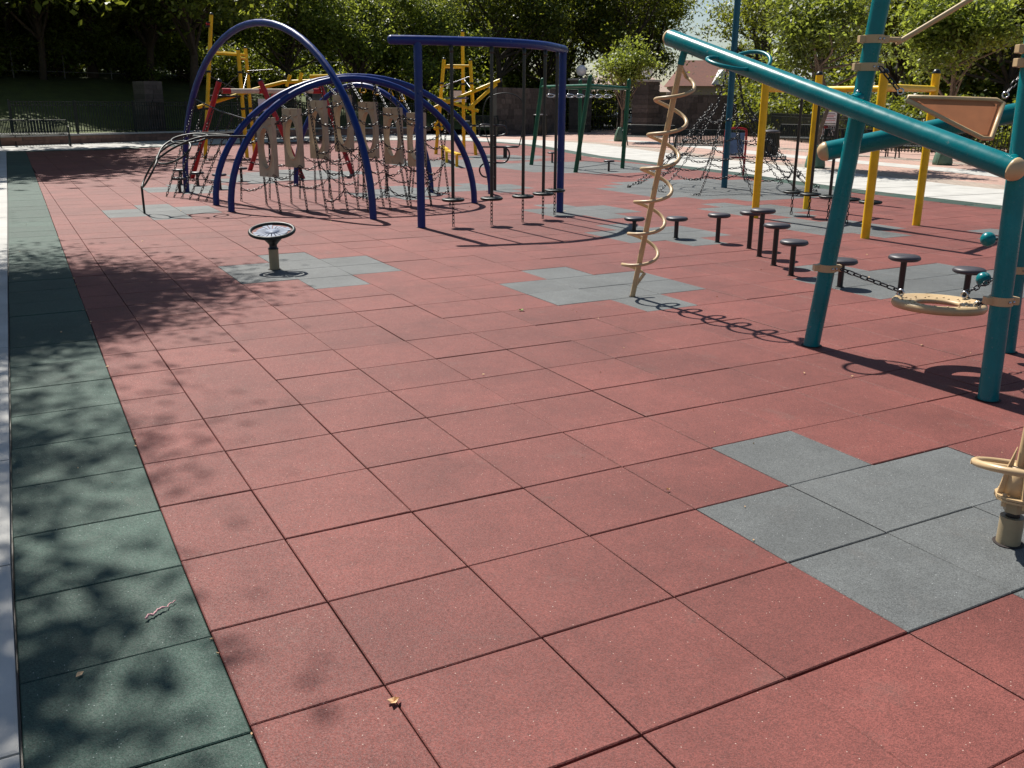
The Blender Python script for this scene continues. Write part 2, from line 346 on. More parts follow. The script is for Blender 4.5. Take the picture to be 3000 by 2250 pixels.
def cat_rom(pts, n=8):
    P = [Vector(p) for p in pts]; P = [P[0] * 2 - P[1]] + P + [P[-1] * 2 - P[-2]]; out = []
    for i in range(1, len(P) - 2):
        a, b, c, d = P[i - 1], P[i], P[i + 1], P[i + 2]
        for k in range(n):
            t = k / n; out.append(.5 * ((2 * b) + (c - a) * t + (2 * a - 5 * b + 4 * c - d) * t * t + (-a + 3 * b - 3 * c + d) * t ** 3))
    out.append(P[-2]); return out
def lerp(a, b, t): return Vector(a).lerp(Vector(b), t)

# ------------------------------------------------------------------ the setting: ground
T = 0.61
def sheet(name, poly, z, m, kind='structure'):
    b = MB(); b.add([(x, y, z) for x, y in poly], [tuple(range(len(poly)))]); o = b.build(name, m); o["kind"] = kind; return o
sheet("ground", [(-2500, -800), (3500, -800), (3500, 3800), (-2500, 3800)], -0.12, "grass")

BOUND = [(16.6, -6), (16.7, 2), (16.78, 9.2), (17.0, 13.3), (17.6, 16.4), (18.1, 18.3), (18.5, 21.6), (19.1, 26.7), (20.4, 31.5), (21.4, 35.5), (21.3, 39.0), (19.8, 42.3), (16.0, 43.2), (11.3, 42.3), (6.65, 40.3), (3.4, 38.2), (0.12, 37.4)]
FULL = [(-0.46, -6)] + BOUND + [(-.20, 17.5), (-.36, 8.5), (-.465, 2)]
def offset_poly(pts, d):
    out = []
    for i in range(len(pts)):
        p = Vector(pts[i]); a = Vector(pts[i - 1]) if i > 0 else p; b = Vector(pts[i + 1]) if i < len(pts) - 1 else p
        t = (b - a).normalized(); n = Vector((-t.y, t.x)); q = p + n * d; out.append((q.x, q.y))
    return out
INNER = offset_poly(BOUND, 0.62)      # inside edge of green border
OUT1 = offset_poly(BOUND, -3.2)
FIELD = [(0.10, -6)] + INNER[:-1] + [(0.10, INNER[-1][1])]

def inside(p, poly):
    x, y = p; c = False; j = len(poly) - 1
    for i in range(len(poly)):
        xi, yi = poly[i]; xj, yj = poly[j]
        if (yi > y) != (yj > y) and x < (xj - xi) * (y - yi) / (yj - yi) + xi: c = not c
        j = i
    return c
def clip_half(poly, a, n):
    out = []
    for i in range(len(poly)):
        p, q = poly[i], poly[(i + 1) % len(poly)]
        dp = (p[0] - a[0]) * n[0] + (p[1] - a[1]) * n[1]; dq = (q[0] - a[0]) * n[0] + (q[1] - a[1]) * n[1]
        if dp >= 0: out.append(p)
        if (dp < 0) != (dq < 0):
            t = dp / (dp - dq); out.append((p[0] + (q[0] - p[0]) * t, p[1] + (q[1] - p[1]) * t))
    return out
def seg_dist(p, a, b):
    p, a, b = Vector(p), Vector(a), Vector(b); d = b - a; t = max(0, min(1, (p - a).dot(d) / d.length_squared)); return (p - a - d * t).length
def clip_field(poly):
    c = (sum(p[0] for p in poly) / len(poly), sum(p[1] for p in poly) / len(poly))
    for i in range(len(INNER) - 1):
        a, b = INNER[i], INNER[i + 1]
        if seg_dist(c, a, b) < 0.9:
            t = (Vector(b) - Vector(a)).normalized(); poly = clip_half(poly, a, (-t.y, t.x))
            if len(poly) < 3: return None
    return poly

def xl(y):
    q = [(-6, -.475), (2, -.465), (8.5, -.36), (17.5, -.20), (26, -.06), (37.5, .12), (80, .8)]
    for a, b in zip(q[:-1], q[1:]):
        if a[0] <= y <= b[0]: return a[1] + (b[1] - a[1]) * (y - a[0]) / (b[0] - a[0])
    return q[0][1] if y < 0 else q[-1][1]
GW = .63
surface = MB(); surface.prism([(x, y) for x, y in FULL], -0.10, -0.032)
surface = surface.build("play_surface", "underlay"); tag(surface, kind='structure')

def plus(c, r): return {(c, r + 2), (c, r - 1)} | {(i, j) for i in (c - 1, c, c + 1) for j in (r, r + 1)}
GREY = set()
for c, r in ((8, 9), (4, 13), (3, 24), (5, 0), (13, 7), (15, 6), (13, 14), (14, 19), (18, 13), (19, 17), (21, 9), (5, 31), (8, 34), (12, 27), (15, 27), (11, 26)): GREY |= plus(c, r)
for cx, cy, rad in ((14.4, 14.7, 2.7), (15.3, 22.2, 2.6), (12.4, 25.2, 1.9), (6.7, 22.6, 1.6), (15.4, 27.4, 1.6)):
    for i in range(0, 34):
        for j in range(0, 70):
            if ((i + .5) * T - cx) ** 2 + ((j + .5) * T - cy) ** 2 < rad * rad: GREY.add((i, j))
GX, GY = 0.0023, 0.0034     # half joint widths
tiles = []                  # (importance, poly, colour)
rt = random.Random(3)
def col_of(i, j): return "grey_rubber" if (i, j) in GREY else "red_rubber"
FW = Vector((math.sin(YAW), math.cos(YAW)))
def importance(cx, cy):
    d = Vector((cx, cy)) - Vector((CAMP.x, CAMP.y)); f = d.dot(FW); s = abs(d.dot(Vector((FW.y, -FW.x))))
    if f < .9 or s > f * .60 + .35: return 0
    return 1.0 / (d.length ** 3)
for i in range(0, 37):
    for j in range(-6, 74):
        x0, x1 = i * T, (i + 1) * T
        if x1 < xl(j * T) + GW + .05: continue
        cut = x0 < xl((j + 1) * T) + GW
        y0, y1 = j * T, (j + 1) * T
        c = ((x0 + x1) / 2, (y0 + y1) / 2)
        poly = [(x0 + GX, y0 + GY), (x1 - GX, y0 + GY), (x1 - GX, y1 - GY), (x0 + GX, y1 - GY)]
        if cut:
            e0, e1 = xl(y0) + GW, xl(y1) + GW; poly = [(e0 + GX, y0 + GY), (x1 - GX, y0 + GY), (x1 - GX, y1 - GY), (e1 + GX, y1 - GY)]
        near_edge = min(seg_dist(c, INNER[k], INNER[k + 1]) for k in range(len(INNER) - 1)) < .62
        whole = not near_edge
        if near_edge:
            if not (inside(c, FIELD) or any(inside(p, FIELD) for p in poly)): continue
            poly = clip_field(poly)
            if not poly or len(poly) < 3: continue
        elif not inside(c, FIELD): continue
        tiles.append((importance(*c) if whole else 0, poly, col_of(i, j), c, cut))
# green border tiles down the left edge (their joints do not line up with the red ones)
for j in range(-6, 62):
    y0 = j * T - 0.035; y1 = y0 + T
    poly = [(xl(y0) + .005, y0 + GY), (xl(y0) + GW - GX, y0 + GY), (xl(y1) + GW - GX, y1 - GY), (xl(y1) + .005, y1 - GY)]
    c = (xl(y0) + .3, (y0 + y1) / 2); tiles.append((importance(*c), poly, "green_rubber", c, True))
# green border pieces along the curved edge
for i in range(len(BOUND) - 1):
    L = (Vector(BOUND[i + 1]) - Vector(BOUND[i])).length; k = max(1, round(L / .61))
    for q in range(k):
        a0, a1 = q / k + .004, (q + 1) / k - .004
        p = [lerp(BOUND[i], BOUND[i + 1], a0), lerp(BOUND[i], BOUND[i + 1], a1), lerp(INNER[i], INNER[i + 1], a1), lerp(INNER[i], INNER[i + 1], a0)]
        tiles.append((0, [(v.x, v.y) for v in p], "green_rubber", (p[0].x, p[0].y), True))
tiles.sort(key=lambda t: -t[0])
def tile_mesh(mb, poly, ztop, bev=.004):
    n = len(poly); c = Vector((sum(p[0] for p in poly) / n, sum(p[1] for p in poly) / n))
    ins = []
    for p in poly:
        d = c - Vector(p); q = Vector(p) + Vector((math.copysign(min(bev, abs(d.x)), d.x), math.copysign(min(bev, abs(d.y)), d.y))); ins.append((q.x, q.y))
    vs = [(x, y, -.034) for x, y in poly] + [(x, y, ztop - .0035) for x, y in poly] + [(x, y, ztop) for x, y in ins]
    fs = [tuple(2 * n + k for k in range(n))]
    for k in range(n):
        k2 = (k + 1) % n; fs += [(k, k2, n + k2, n + k), (n + k, n + k2, 2 * n + k2, 2 * n + k)]
    mb.add(vs, fs)
TM = {}
cnt = 0; rest = {k: MB() for k in ("red_rubber", "grey_rubber", "green_rubber")}
for imp, poly, col, c, odd in tiles:
    if imp > 0 and cnt < 300:
        cnt += 1
        xs = [p[0] for p in poly]; ys = [p[1] for p in poly]
        if odd:
            b = MB(); cx_, cy_ = (min(xs) + max(xs)) / 2, (min(ys) + max(ys)) / 2; tile_mesh(b, [(p[0] - cx_, p[1] - cy_) for p in poly], 0.0)
            me = bpy.data.meshes.new('rubber_tile'); me.from_pydata(b.v, [], b.f); me.materials.append(MATS[col]); key = ('odd', cnt); TM[key] = me
        else: key = (col, round(max(xs) - min(xs), 3), round(max(ys) - min(ys), 3))
        if key not in TM:
            b = MB(); hx, hy = key[1] / 2, key[2] / 2; tile_mesh(b, [(-hx, -hy), (hx, -hy), (hx, hy), (-hx, hy)], 0.0)
            me = bpy.data.meshes.new("rubber_tile"); me.from_pydata(b.v, [], b.f); me.materials.append(MATS[col]); TM[key] = me
        o = bpy.data.objects.new("rubber_tile", TM[key]); COL.objects.link(o); o.parent = surface
        o.location = ((min(xs) + max(xs)) / 2 + rt.uniform(-.0014, .0014), (min(ys) + max(ys)) / 2 + rt.uniform(-.0022, .0022), rt.uniform(-.002, .002))
        o.rotation_euler = (rt.uniform(-.003, .003), rt.uniform(-.003, .003), rt.uniform(-.0025, .0025))
    else: tile_mesh(rest[col], poly, rt.uniform(-.0012, .0012))
for col, nm in (("red_rubber", "red_tile_field"), ("grey_rubber", "grey_tile_field"), ("green_rubber", "green_tile_border")):
    o = rest[col].build(nm, col, surface); o["kind"] = "stuff"

# concrete walk: left strip (slabs), ring round the field, plaza
walk = MB(); walk.prism([(-2.4, -6), (xl(-6), -6), (xl(2), 2), (xl(8.5), 8.5), (xl(17.5), 17.5), (xl(37.3), 37.3), (-2.4, 37.3)], -.10, -.03); walk = walk.build("concrete_walk", "kerb_stone"); tag(walk, kind='structure')
yy = -5.8
while yy < 37:
    L = 1.32
    b = MB(); tile_mesh(b, [(-2.38, yy), (xl(yy) - .006, yy), (xl(yy + L) - .006, min(yy + L - .012, 37.2)), (-2.38, min(yy + L - .012, 37.2))], .012, .01); b.build("slab", "concrete", walk); yy += L
ring = MB()
ring.add([(x, y, .004) for x, y in BOUND] + [(x, y, .004) for x, y in OUT1], [(i, len(BOUND) + i, len(BOUND) + i + 1, i + 1) for i in range(len(BOUND) - 1)])
ring.add([(-2.4, 37.3, .004), (.12, 37.4, .004), (OUT1[-1][0], OUT1[-1][1], .004), (-2.4, 42, .004)], [(0, 1, 2, 3)])
ring = ring.build("concrete_path", "concrete"); ring["kind"] = "structure"
# joints cut across the concrete path
for i in range(1, len(BOUND) - 1):
    for q in (0, .5):
        a = lerp(BOUND[i], BOUND[i + 1], q); c = lerp(OUT1[i], OUT1[i + 1], q); d = (c - a).normalized(); n = Vector((-d.y, d.x)) * .012
        b = MB(); b.add([(a.x - n.x, a.y - n.y, .0075), (a.x + n.x, a.y + n.y, .0075), (c.x + n.x, c.y + n.y, .0075), (c.x - n.x, c.y - n.y, .0075)], [(0, 1, 2, 3)]); b.build("joint", "mortar", ring)
OUT2 = offset_poly(BOUND, -14)
pl = sheet("plaza", [(16.0, -8), (60, -8), (60, 52), (44, 58), (30, 50), (22, 46), (17, 30), (16.5, 12)], -.004, "paver_pink")
for k, (d0, d1, m) in enumerate(((3.2, 4.3, "paver_tan"), (6.3, 7.6, "concrete"), (9.4, 10.4, "paver_tan"))):
    A = offset_poly(BOUND[:11], -d0); B = offset_poly(BOUND[:11], -d1); b = MB()
    b.add([(x, y, .001) for x, y in A] + [(x, y, .001) for x, y in B], [(i, len(A) + i, len(A) + i + 1, i + 1) for i in range(len(A) - 1)])
    o = b.build("paving_band", m); o["kind"] = "structure"
sheet("street", [(38, 57.5), (80, 40), (90, 55), (46, 75)], -.06, "asphalt")

# grassy slope behind the low wall
WALL = [(-6, 40.6), (0.5, 42.4), (8.15, 46.4), (15.4, 50.0), (22.4, 50.4)]
hb = MB(); NX = 40; rows = []
ru = random.Random(5)
def wall_y(x):
    for a, b in zip(WALL[:-1], WALL[1:]):
        if a[0] <= x <= b[0]: return a[1] + (b[1] - a[1]) * (x - a[0]) / (b[0] - a[0])
    return WALL[0][1] + (x - WALL[0][0]) * .28 if x < 0 else WALL[-1][1]
prof = [(0.1, .40), (2, .75), (6, 1.6), (11, 2.6), (15, 3.1), (22, 3.4), (60, 5.0), (140, 5.0)]
xs = [-60 + k * 2.6 for k in range(36)]
for (dy, z) in prof:
    rows.append([(x, wall_y(x) + dy, (z + (ru.uniform(-.12, .12) if dy > 1 else 0)) * (1 if x < 20 else max(0.1, 1 - (x - 20) / 12.0))) for x in xs])
vs = [p for r in rows for p in r]; nx = len(xs)
hb.add(vs, [(r * nx + k, r * nx + k + 1, (r + 1) * nx + k + 1, (r + 1) * nx + k) for r in range(len(rows) - 1) for k in range(nx - 1)], True)
hill = hb.build("hillside", "grass"); hill["kind"] = "structure"
# strip between path and low wall
sheet("verge", [(-6, 39.5), (3, 39.5), (12, 44), (22, 45), (26, 46), (22.4, 50.5), (15.4, 50.1), (8.15, 46.5), (.5, 42.5), (-6, 40.7)], -.002, "concrete")

# ------------------------------------------------------------------ low wall with coping, stone pillars, fences
def rubble(parent, a, b, th, h, course=.26, z0=0.0, seed=1, holes=()):
    """coursed stones, each its own block set proud of a mortar core"""
    r = random.Random(seed); a, b = Vector(a), Vector(b); d = (b - a); L = d.length; d = d.normalized(); ang = math.atan2(d.y, d.x); nrm = Vector((-d.y, d.x))
    core = MB(); c = (a + b) / 2; core.box((c.x, c.y, z0 + h / 2), (L - .02, th - .06, h), ang); core.build("wall_core", "mortar", parent)
    z = 0
    while z < h - .05:
        ch = min(course * r.uniform(.75, 1.25), h - z); x = 0
        while x < L - .03:
            w = min(r.uniform(.28, .75), L - x)
            if L - x - w < .15: w = L - x
            cc = a + d * (x + w / 2); pr = r.uniform(-.012, .02)
            mb = MB(); mb.box((cc.x, cc.y, z0 + z + ch / 2), (w - .022, th + pr, ch - .022), ang)
            yield mb
            x += w
        z += ch
def stone_wall(name, label, a, b, th, h, seed, course=.26, each=True):
    t = thing(name, label, "wall", (a[0], a[1], 0))
    if each:
        for mb in rubble(t, a, b, th, h, course, 0, seed): mb.build("stone", "stone_a", t)
    return t
low = thing("low_wall", "long low brick retaining wall with pale stone coping below the dark grass bank", "wall", (WALL[0][0], WALL[0][1], 0))
rb = random.Random(2)
for a, b in zip(WALL[:-1], WALL[1:]):
    a, b = Vector(a), Vector(b); d = (b - a); L = d.length; d.normalize(); ang = math.atan2(d.y, d.x)
    c = (a + b) / 2
    m = MB(); m.box((c.x, c.y, .17), (L, .30, .34), ang); m.build("wall_core", "mortar", low)
    k = int(L / .9)
    for q in range(k):
        x = (q + .5) * L / k; cc = a + d * x
        m = MB(); m.box((cc.x, cc.y, .09), (L / k - .015, .34, .155), ang); m.build("block", "brick_block", low)
        x2 = min(L - .2, x + .3); cc = a + d * x2
        m = MB(); m.box((cc.x, cc.y, .25), (L / k - .015, .335, .15), ang); m.build("block", "brick_block", low)
    k = int(L / 1.8)
    for q in range(k):
        cc = a + d * ((q + .5) * L / k); m = MB(); m.box((cc.x, cc.y, .375), (L / k - .01, .42, .075), ang); m.build("coping_stone", "coping", low, .01)
def pillar(name, label, x, y, w, h, rz, seed, z0=0.0, cap=True, globe=None):
    t = thing(name, label, "pillar", (x, y, z0)); r = random.Random(seed)
    m = MB(); m.box((x, y, z0 + h / 2), (w - .08, w - .08, h), rz); m.build("core", "mortar", t)
    z = 0
    while z < h - .04:
        ch = min(r.uniform(.16, .32), h - z); k = r.choice((1, 2, 2))
        cuts = [0] + sorted(r.uniform(.35, .65) for _ in range(k - 1)) + [1]
        for p, q in zip(cuts[:-1], cuts[1:]):
            lx = (-.5 + (p + q) / 2) * w; ca, sa = math.cos(rz), math.sin(rz)
            m = MB(); m.box((x + lx * ca, y + lx * sa, z0 + z + ch / 2), ((q - p) * w - .02, w + r.uniform(-.02, .03), ch - .02), rz); m.build("stone", "stone_a", t)
        z += ch
    if cap:
        m = MB(); m.box((x, y, z0 + h + .06), (w + .16, w + .16, .12), rz); m.build("cap_stone", "coping", t, .015)
    return t
pillar("stone_pillar", "rough stone pillar on the low wall in front of the dark grass bank", 6.45, 46.1, .95, 2.25, .42, 11, .42, False)
pillar("stone_pillar", "rough stone pillar behind the blue arches, half hidden by chains", 15.9, 50.4, .95, 2.2, .1, 12, .42, False)
swall = stone_wall("stone_wall", "dark rubble stone wall left of the iron gate with globe lamp beyond", (25.2, 47.0), (31.0, 49.4), .55, 2.65, 21, .3)
swall2 = stone_wall("stone_wall", "dark rubble stone wall right of the gate behind the benches", (35.0, 45.2), (40.2, 43.6), .55, 2.35, 22, .3)
pillar("gate_pillar", "tall square stone gate pillar at the left of the iron gate", 33.3, 50.4, 1.05, 3.2, .35, 13)
pillar("gate_pillar", "tall square stone gate pillar at the right of the iron gate", 34.4, 44.9, 1.15, 3.05, .3, 14)
for x, y, z, lab in ((33.3, 50.4, 3.32, "white globe lamp on the left gate pillar"), (34.4, 44.9, 3.17, "white globe lamp on the right gate pillar")):
    t = thing("globe_lamp", lab, "lamp", (x, y, z), "globe lamps on the gate pillars")
    m = MB(); m.lathe((x, y, z), [(.14, 0), (.14, .04), (.07, .07), (.07, .16)], 16); m.build("lamp_base", "dark_green_metal", t)
    m = MB(); R = .34; m.lathe((x, y, z + .14 + R), [(R * math.cos(a), R * math.sin(a)) for a in [-1.5 + 3.0 * k / 14 for k in range(15)]], 24); m.build("globe", "globe_glass", t)

def fence(name, label, pts, h, z0=0.0, gap=.13, posts=2.4, pr=.015):
    t = thing(name, label, "fence", (pts[0][0], pts[0][1], z0)); 
    for a, b in zip(pts[:-1], pts[1:]):
        a, b = Vector(a), Vector(b); d = b - a; L = d.length; d.normalize(); ang = math.atan2(d.y, d.x); m = MB()
        k = int(L / gap)
        for q in range(k):
            c = a + d * ((q + .5) * L / k); m.box((c.x, c.y, z0 + h / 2 + .03), (pr * 2, pr * 2, h - .06), ang)
        m.build("picket_row", "dark_green_metal", t)
        for zz in (.12, h - .16, h - .02):
            m = MB(); c = (a + b) / 2; m.box((c.x, c.y, z0 + zz), (L, .032, .035), ang); m.build("rail", "dark_green_metal", t)
        k = max(1, int(L / posts))
        for q in range(k + 1):
            c = a + d * (q * L / k); m = MB(); m.box((c.x, c.y, z0 + h / 2 + .03), (.06, .06, h + .06), ang); m.build("fence_post", "dark_green_metal", t)
    return t
fence("picket_fence", "black iron picket fence running along the top of the low wall", [(.5, 42.4), (8.15, 46.4), (15.4, 50.0), (22.4, 50.4)], 1.35, .41)
fence("picket_fence", "black iron picket fence behind the benches on the right of the plaza", [(40.0, 43.4), (38.0, 38.0), (34.2, 30.7), (31.2, 24.8), (31.9, 22.2), (33.0, 19.3), (35.5, 12.0)], 1.38, 0.0)
# gate
gt = thing("iron_gate", "black iron picket gate standing open between the stone pillars", "gate", (34.2, 50.2, 0))
m = MB()
for k in range(14): m.box((34.1 + k * .17, 50.0 - k * .03, 1.05), (.03, .03, 1.9))
m.build("picket_row", "dark_green_metal", gt)
for zz in (.15, 1.0, 1.9):
    m = MB(); m.box((35.2, 49.8, zz), (2.3, .04, .05), -.18); m.build("rail", "dark_green_metal", gt)
# upper rail fence on the bank
t = thing("rail_fence", "faint wire fence with thin posts at the top of the shaded grass bank", "fence", (-4, 58, 3.1))
for k in range(12):
    x = -4 + k * 2.6; m = MB(); m.tube([(x, wall_y(x) + 14, 2.9), (x, wall_y(x) + 14, 4.5)], .03, 6); m.build("fence_post", "lily_grey", t)
for zz in (3.3, 4.45):
    m = MB(); m.tube([(-4 + k * 2.6, wall_y(-4 + k * 2.6) + 14, zz) for k in range(12)], .018, 5); m.build("rail", "lily_grey", t)

# ------------------------------------------------------------------ far buildings
def far_house(name, label, c, w, d, h, rh, rz, wm, rm, dormer=True):
    t = thing(name, label, "house", (c[0], c[1], 0)); ca, sa = math.cos(rz), math.sin(rz)
    def W(x, y, z): return (c[0] + x * ca - y * sa, c[1] + x * sa + y * ca, z)
    m = MB(); m.box((c[0], c[1], h / 2), (w, d, h), rz); m.build("wall", wm, t)
    o = .35; m = MB()
    m.add([W(-w / 2 - o, -d / 2 - o, h), W(w / 2 + o, -d / 2 - o, h), W(w / 2 + o, d / 2 + o, h), W(-w / 2 - o, d / 2 + o, h), W(-w / 2 + w * .12, 0, h + rh), W(w / 2 - w * .12, 0, h + rh)],
          [(0, 1, 5, 4), (2, 3, 4, 5), (1, 2, 5), (3, 0, 4), (3, 2, 1, 0)]); m.build("roof", rm, t)
    if dormer:
        m = MB(); x = 0; m.add([W(x - 1.2, -d / 2 - .1, h + .05), W(x + 1.2, -d / 2 - .1, h + .05), W(x, -d / 2 - .1, h + rh * .62), W(x, -d * .1, h + rh * .62), W(x - 1.2, -d * .1, h + .2), W(x + 1.2, -d * .1, h + .2)],
                [(0, 1, 2), (1, 5, 3, 2), (0, 2, 3, 4)]); m.build("gable", "trim_white", t)
    for k in (-1, 1):
        m = MB(); m.box(W(k * w * .3, -d / 2 - .03, h * .55), (.9, .1, 1.2), rz); f = m.build("window", "trim_white", t)
        m = MB(); m.box(W(k * w * .3, -d / 2 - .09, h * .55), (.7, .06, 1.0), rz); m.build("pane", "glass_dark", f)
    m = MB(); m.box(W(w * .25, .6, h + rh * .8), (.7, .7, 1.6), rz); m.build("chimney", "brick_wall_far", t)
    return t
far_house("brown_house", "brown roofed house with a white gable showing above the stone wall", (66.5, 76.5), 8.5, 8, 3.5, 2.6, -.5, "house_wall", "roof_tile")
far_house("tan_house", "low tan house under a tree left of the brown house, above the wall", (58.0, 80.5), 7.5, 8, 2.9, 1.5, -.5, "house_wall", "house_wall", False)
far_house("grey_house", "pale grey sided house behind the net pole", (75.0, 71.0), 7.0, 7, 3.6, 2.2, -.6, "siding", "siding", True)
bb = thing("brick_building", "dark red brick apartment building behind the trees at the right", "building", (66, 34, 0))
rz = -.95; ca, sa = math.cos(rz), math.sin(rz); c = Vector((70, 37))
m = MB(); m.box((c.x, c.y, 7), (26, 10, 14), rz); m.build("wall", "brick_wall_far", bb)
for k in range(7):
    for q in range(4):
        x, y = -11 + k * 3.6, -5.03; z = 1.8 + q * 3
        p = (c.x + x * ca - y * sa, c.y + x * sa + y * ca)
        m = MB(); m.box((p[0], p[1], z), (1.3, .12, 1.6), rz); f = m.build("window", "trim_white", bb)
        x, y = x, -5.12; p = (c.x + x * ca - y * sa, c.y + x * sa + y * ca)
        for s in (-.37, .37): m = MB(); m.box((p[0], p[1], z + s), (1.1, .06, .66), rz); m.build("pane", "glass_dark", f)
tw = thing("brick_tower", "dark brick tower block rising behind the forked tree", "building", (128, 106, 0))
m = MB(); m.box((128, 106, 9), (9, 9, 18), -.6); m.build("wall", "brick_wall_far", tw)
m = MB(); m.box((128, 106, 18.2), (9.6, 9.6, .5), -.6); m.build("parapet", "coping", tw)
ft = thing("far_tower", "tiny pale tapering tower on the horizon in the gap of sky", "tower", (1650, 1880, 0))
m = MB(); m.lathe((1650, 1880, 0), [(26, 0), (24, 60), (18, 64), (14, 86), (6, 92), (1, 118)], 8, smooth=False); m.build("shaft", "far_tower", ft)

# ------------------------------------------------------------------ trees
def crown_mesh(seed, n_cl, per, rx, rz, leaf, mname, spread=.62, low=-.55):
    r = np.random.RandomState(seed); cs = []; limbs = []
    for q in range(13):
        p = r.normal(0, 1, 3); p /= np.linalg.norm(p)
        if p[2] < low: p[2] = -p[2] * .6
        limbs.append((p / np.linalg.norm(p), r.uniform(.62, 1.32)))
    while len(cs) < n_cl:
        d, ln = limbs[r.randint(len(limbs))]; t = r.uniform(.28, 1.0) ** .75
        p = d * ln * t + r.normal(0, .15, 3)
        if p[2] < low * 1.15: continue
        cs.append(p * np.array([rx, rx, rz]))
    cs = np.array(cs); N = n_cl * per
    ctr = np.repeat(cs, per, 0); cw = np.repeat(r.uniform(.55, 1.25, (n_cl, 1)), per, 0)
    pos = ctr + r.normal(0, 1, (N, 3)) * np.array([spread, spread, spread * .55]) * cw
    nr = r.normal(0, 1, (N, 3)); nr[:, 2] = np.abs(nr[:, 2]) + .5; nr /= np.linalg.norm(nr, axis=1, keepdims=True)
    a = np.cross(nr, r.normal(0, 1, (N, 3))); a /= np.linalg.norm(a, axis=1, keepdims=True); b = np.cross(nr, a)
    L = (leaf * r.uniform(.6, 1.35, (N, 1))); W = L * .55
    a[:, 2] -= .25
    v = np.empty((N, 4, 3)); v[:, 0] = pos - a * L / 2; v[:, 1] = pos + b * W / 2 + a * L * .06; v[:, 2] = pos + a * L / 2; v[:, 3] = pos - b * W / 2 + a * L * .06
    me = bpy.data.meshes.new("crown"); me.vertices.add(4 * N); me.vertices.foreach_set("co", v.reshape(-1))
    me.loops.add(4 * N); me.polygons.add(N); me.loops.foreach_set("vertex_index", np.arange(4 * N, dtype=np.int32))
    me.polygons.foreach_set("loop_start", np.arange(0, 4 * N, 4, dtype=np.int32))
    me.update(calc_edges=True); me.materials.append(MATS[mname]); return me, cs
def trunk_mesh(seed, cs, h, r0, rz, mname):
    """trunk from 0 to base of crown; limbs to a share of the leaf clumps. crown centre at (0,0,h)"""
    r = random.Random(seed); m = MB(); top = h - rz * .15
    ax = [Vector((math.sin(k * 1.3 + seed) * .05 * k, math.cos(k * .9 + seed) * .05 * k, top * k / 6)) for k in range(7)]
    m.tube([ax[0] - Vector((0, 0, .3))] + ax, [r0 * 1.5] + [r0 * (1.25 if k == 0 else 1 - .09 * k) for k in range(7)], 9)
    idx = list(range(len(cs))); r.shuffle(idx)
    for i in idx[:min(22, len(idx))]:
        e = Vector(cs[i]) + Vector((0, 0, h)); s = ax[r.choice((3, 4, 5, 6))]; mid = s.lerp(e, .5) + Vector((r.uniform(-.3, .3), r.uniform(-.3, .3), -.12 * (e - s).length + .2))
        pts = cat_rom([s, mid, e], 4); n = len(pts); m.tube(pts, [r0 * .38 * (1 - .85 * k / (n - 1)) + .012 for k in range(n)], 6, caps=False)
    me = bpy.data.meshes.new("trunk"); me.from_pydata([tuple(p) for p in m.v], [], m.f); me.polygons.foreach_set("use_smooth", [True] * len(m.f)); me.materials.append(MATS[mname]); return me
VAR = {}
def variant(key, seed, n_cl, per, rx, rz, leaf, mname, h, r0, bark="bark", spread=.62, low=-.55):
    me, cs = crown_mesh(seed, n_cl, per, rx, rz, leaf, mname, spread, low); VAR[key] = (me, trunk_mesh(seed, cs, h, r0, rz, bark), h)
variant("dark_a", 1, 120, 210, 4.6, 4.6, .30, "leaf_dark", 7.0, .26, spread=.85)
variant("dark_b", 2, 120, 210, 4.2, 5.2, .30, "leaf_dark", 6.4, .30, spread=.85)
variant("mid_a", 3, 85, 260, 4.0, 4.2, .22, "leaf_mid", 6.3, .22, spread=.75)
variant("mid_b", 4, 75, 230, 4.0, 3.8, .22, "leaf_mid", 6.8, .24, spread=.62)
variant("open_a", 5, 60, 170, 4.2, 4.0, .21, "leaf_mid", 7.2, .24, spread=.58)
variant("mid_c", 13, 95, 260, 4.0, 3.9, .21, "leaf_light", 5.4, .22, spread=.7)
variant("light_a", 26, 24, 260, 1.2, 1.8, .15, "leaf_light", 3.25, .07, "pale_bark", spread=.40)
variant("light_b", 7, 52, 210, 1.5, 1.8, .15, "leaf_light", 3.7, .08, "pale_bark", spread=.34)
variant("shade", 11, 120, 640, 3.3, 2.3, .105, "leaf_mid", 9.0, .24, spread=.52)
variant("shade_thin", 12, 34, 900, 2.6, 2.2, .12, "leaf_mid", 8.2, .22, spread=.42)
variant("bush", 8, 40, 200, 2.0, 1.5, .17, "leaf_mid", .9, .06, spread=.45, low=-.6)
variant("bush_dark", 9, 40, 200, 2.2, 1.6, .19, "leaf_dark", .9, .06, spread=.5, low=-.6)
def tree(name, label, key, x, y, sc=1.0, rz=0.0, z=0.0, group=None, zs=None, cat="tree"):
    cme, tme, h = VAR[key]
    t = thing(name, label, cat, (x, y, z), group); t.rotation_euler = (0, 0, rz); t.scale = (sc, sc, zs or sc)
    tr = bpy.data.objects.new("trunk", tme); COL.objects.link(tr); tr.parent = t
    cr = bpy.data.objects.new("crown", cme); COL.objects.link(cr); cr.parent = t; cr.location = (0, 0, h)
    return t
rt2 = random.Random(17)
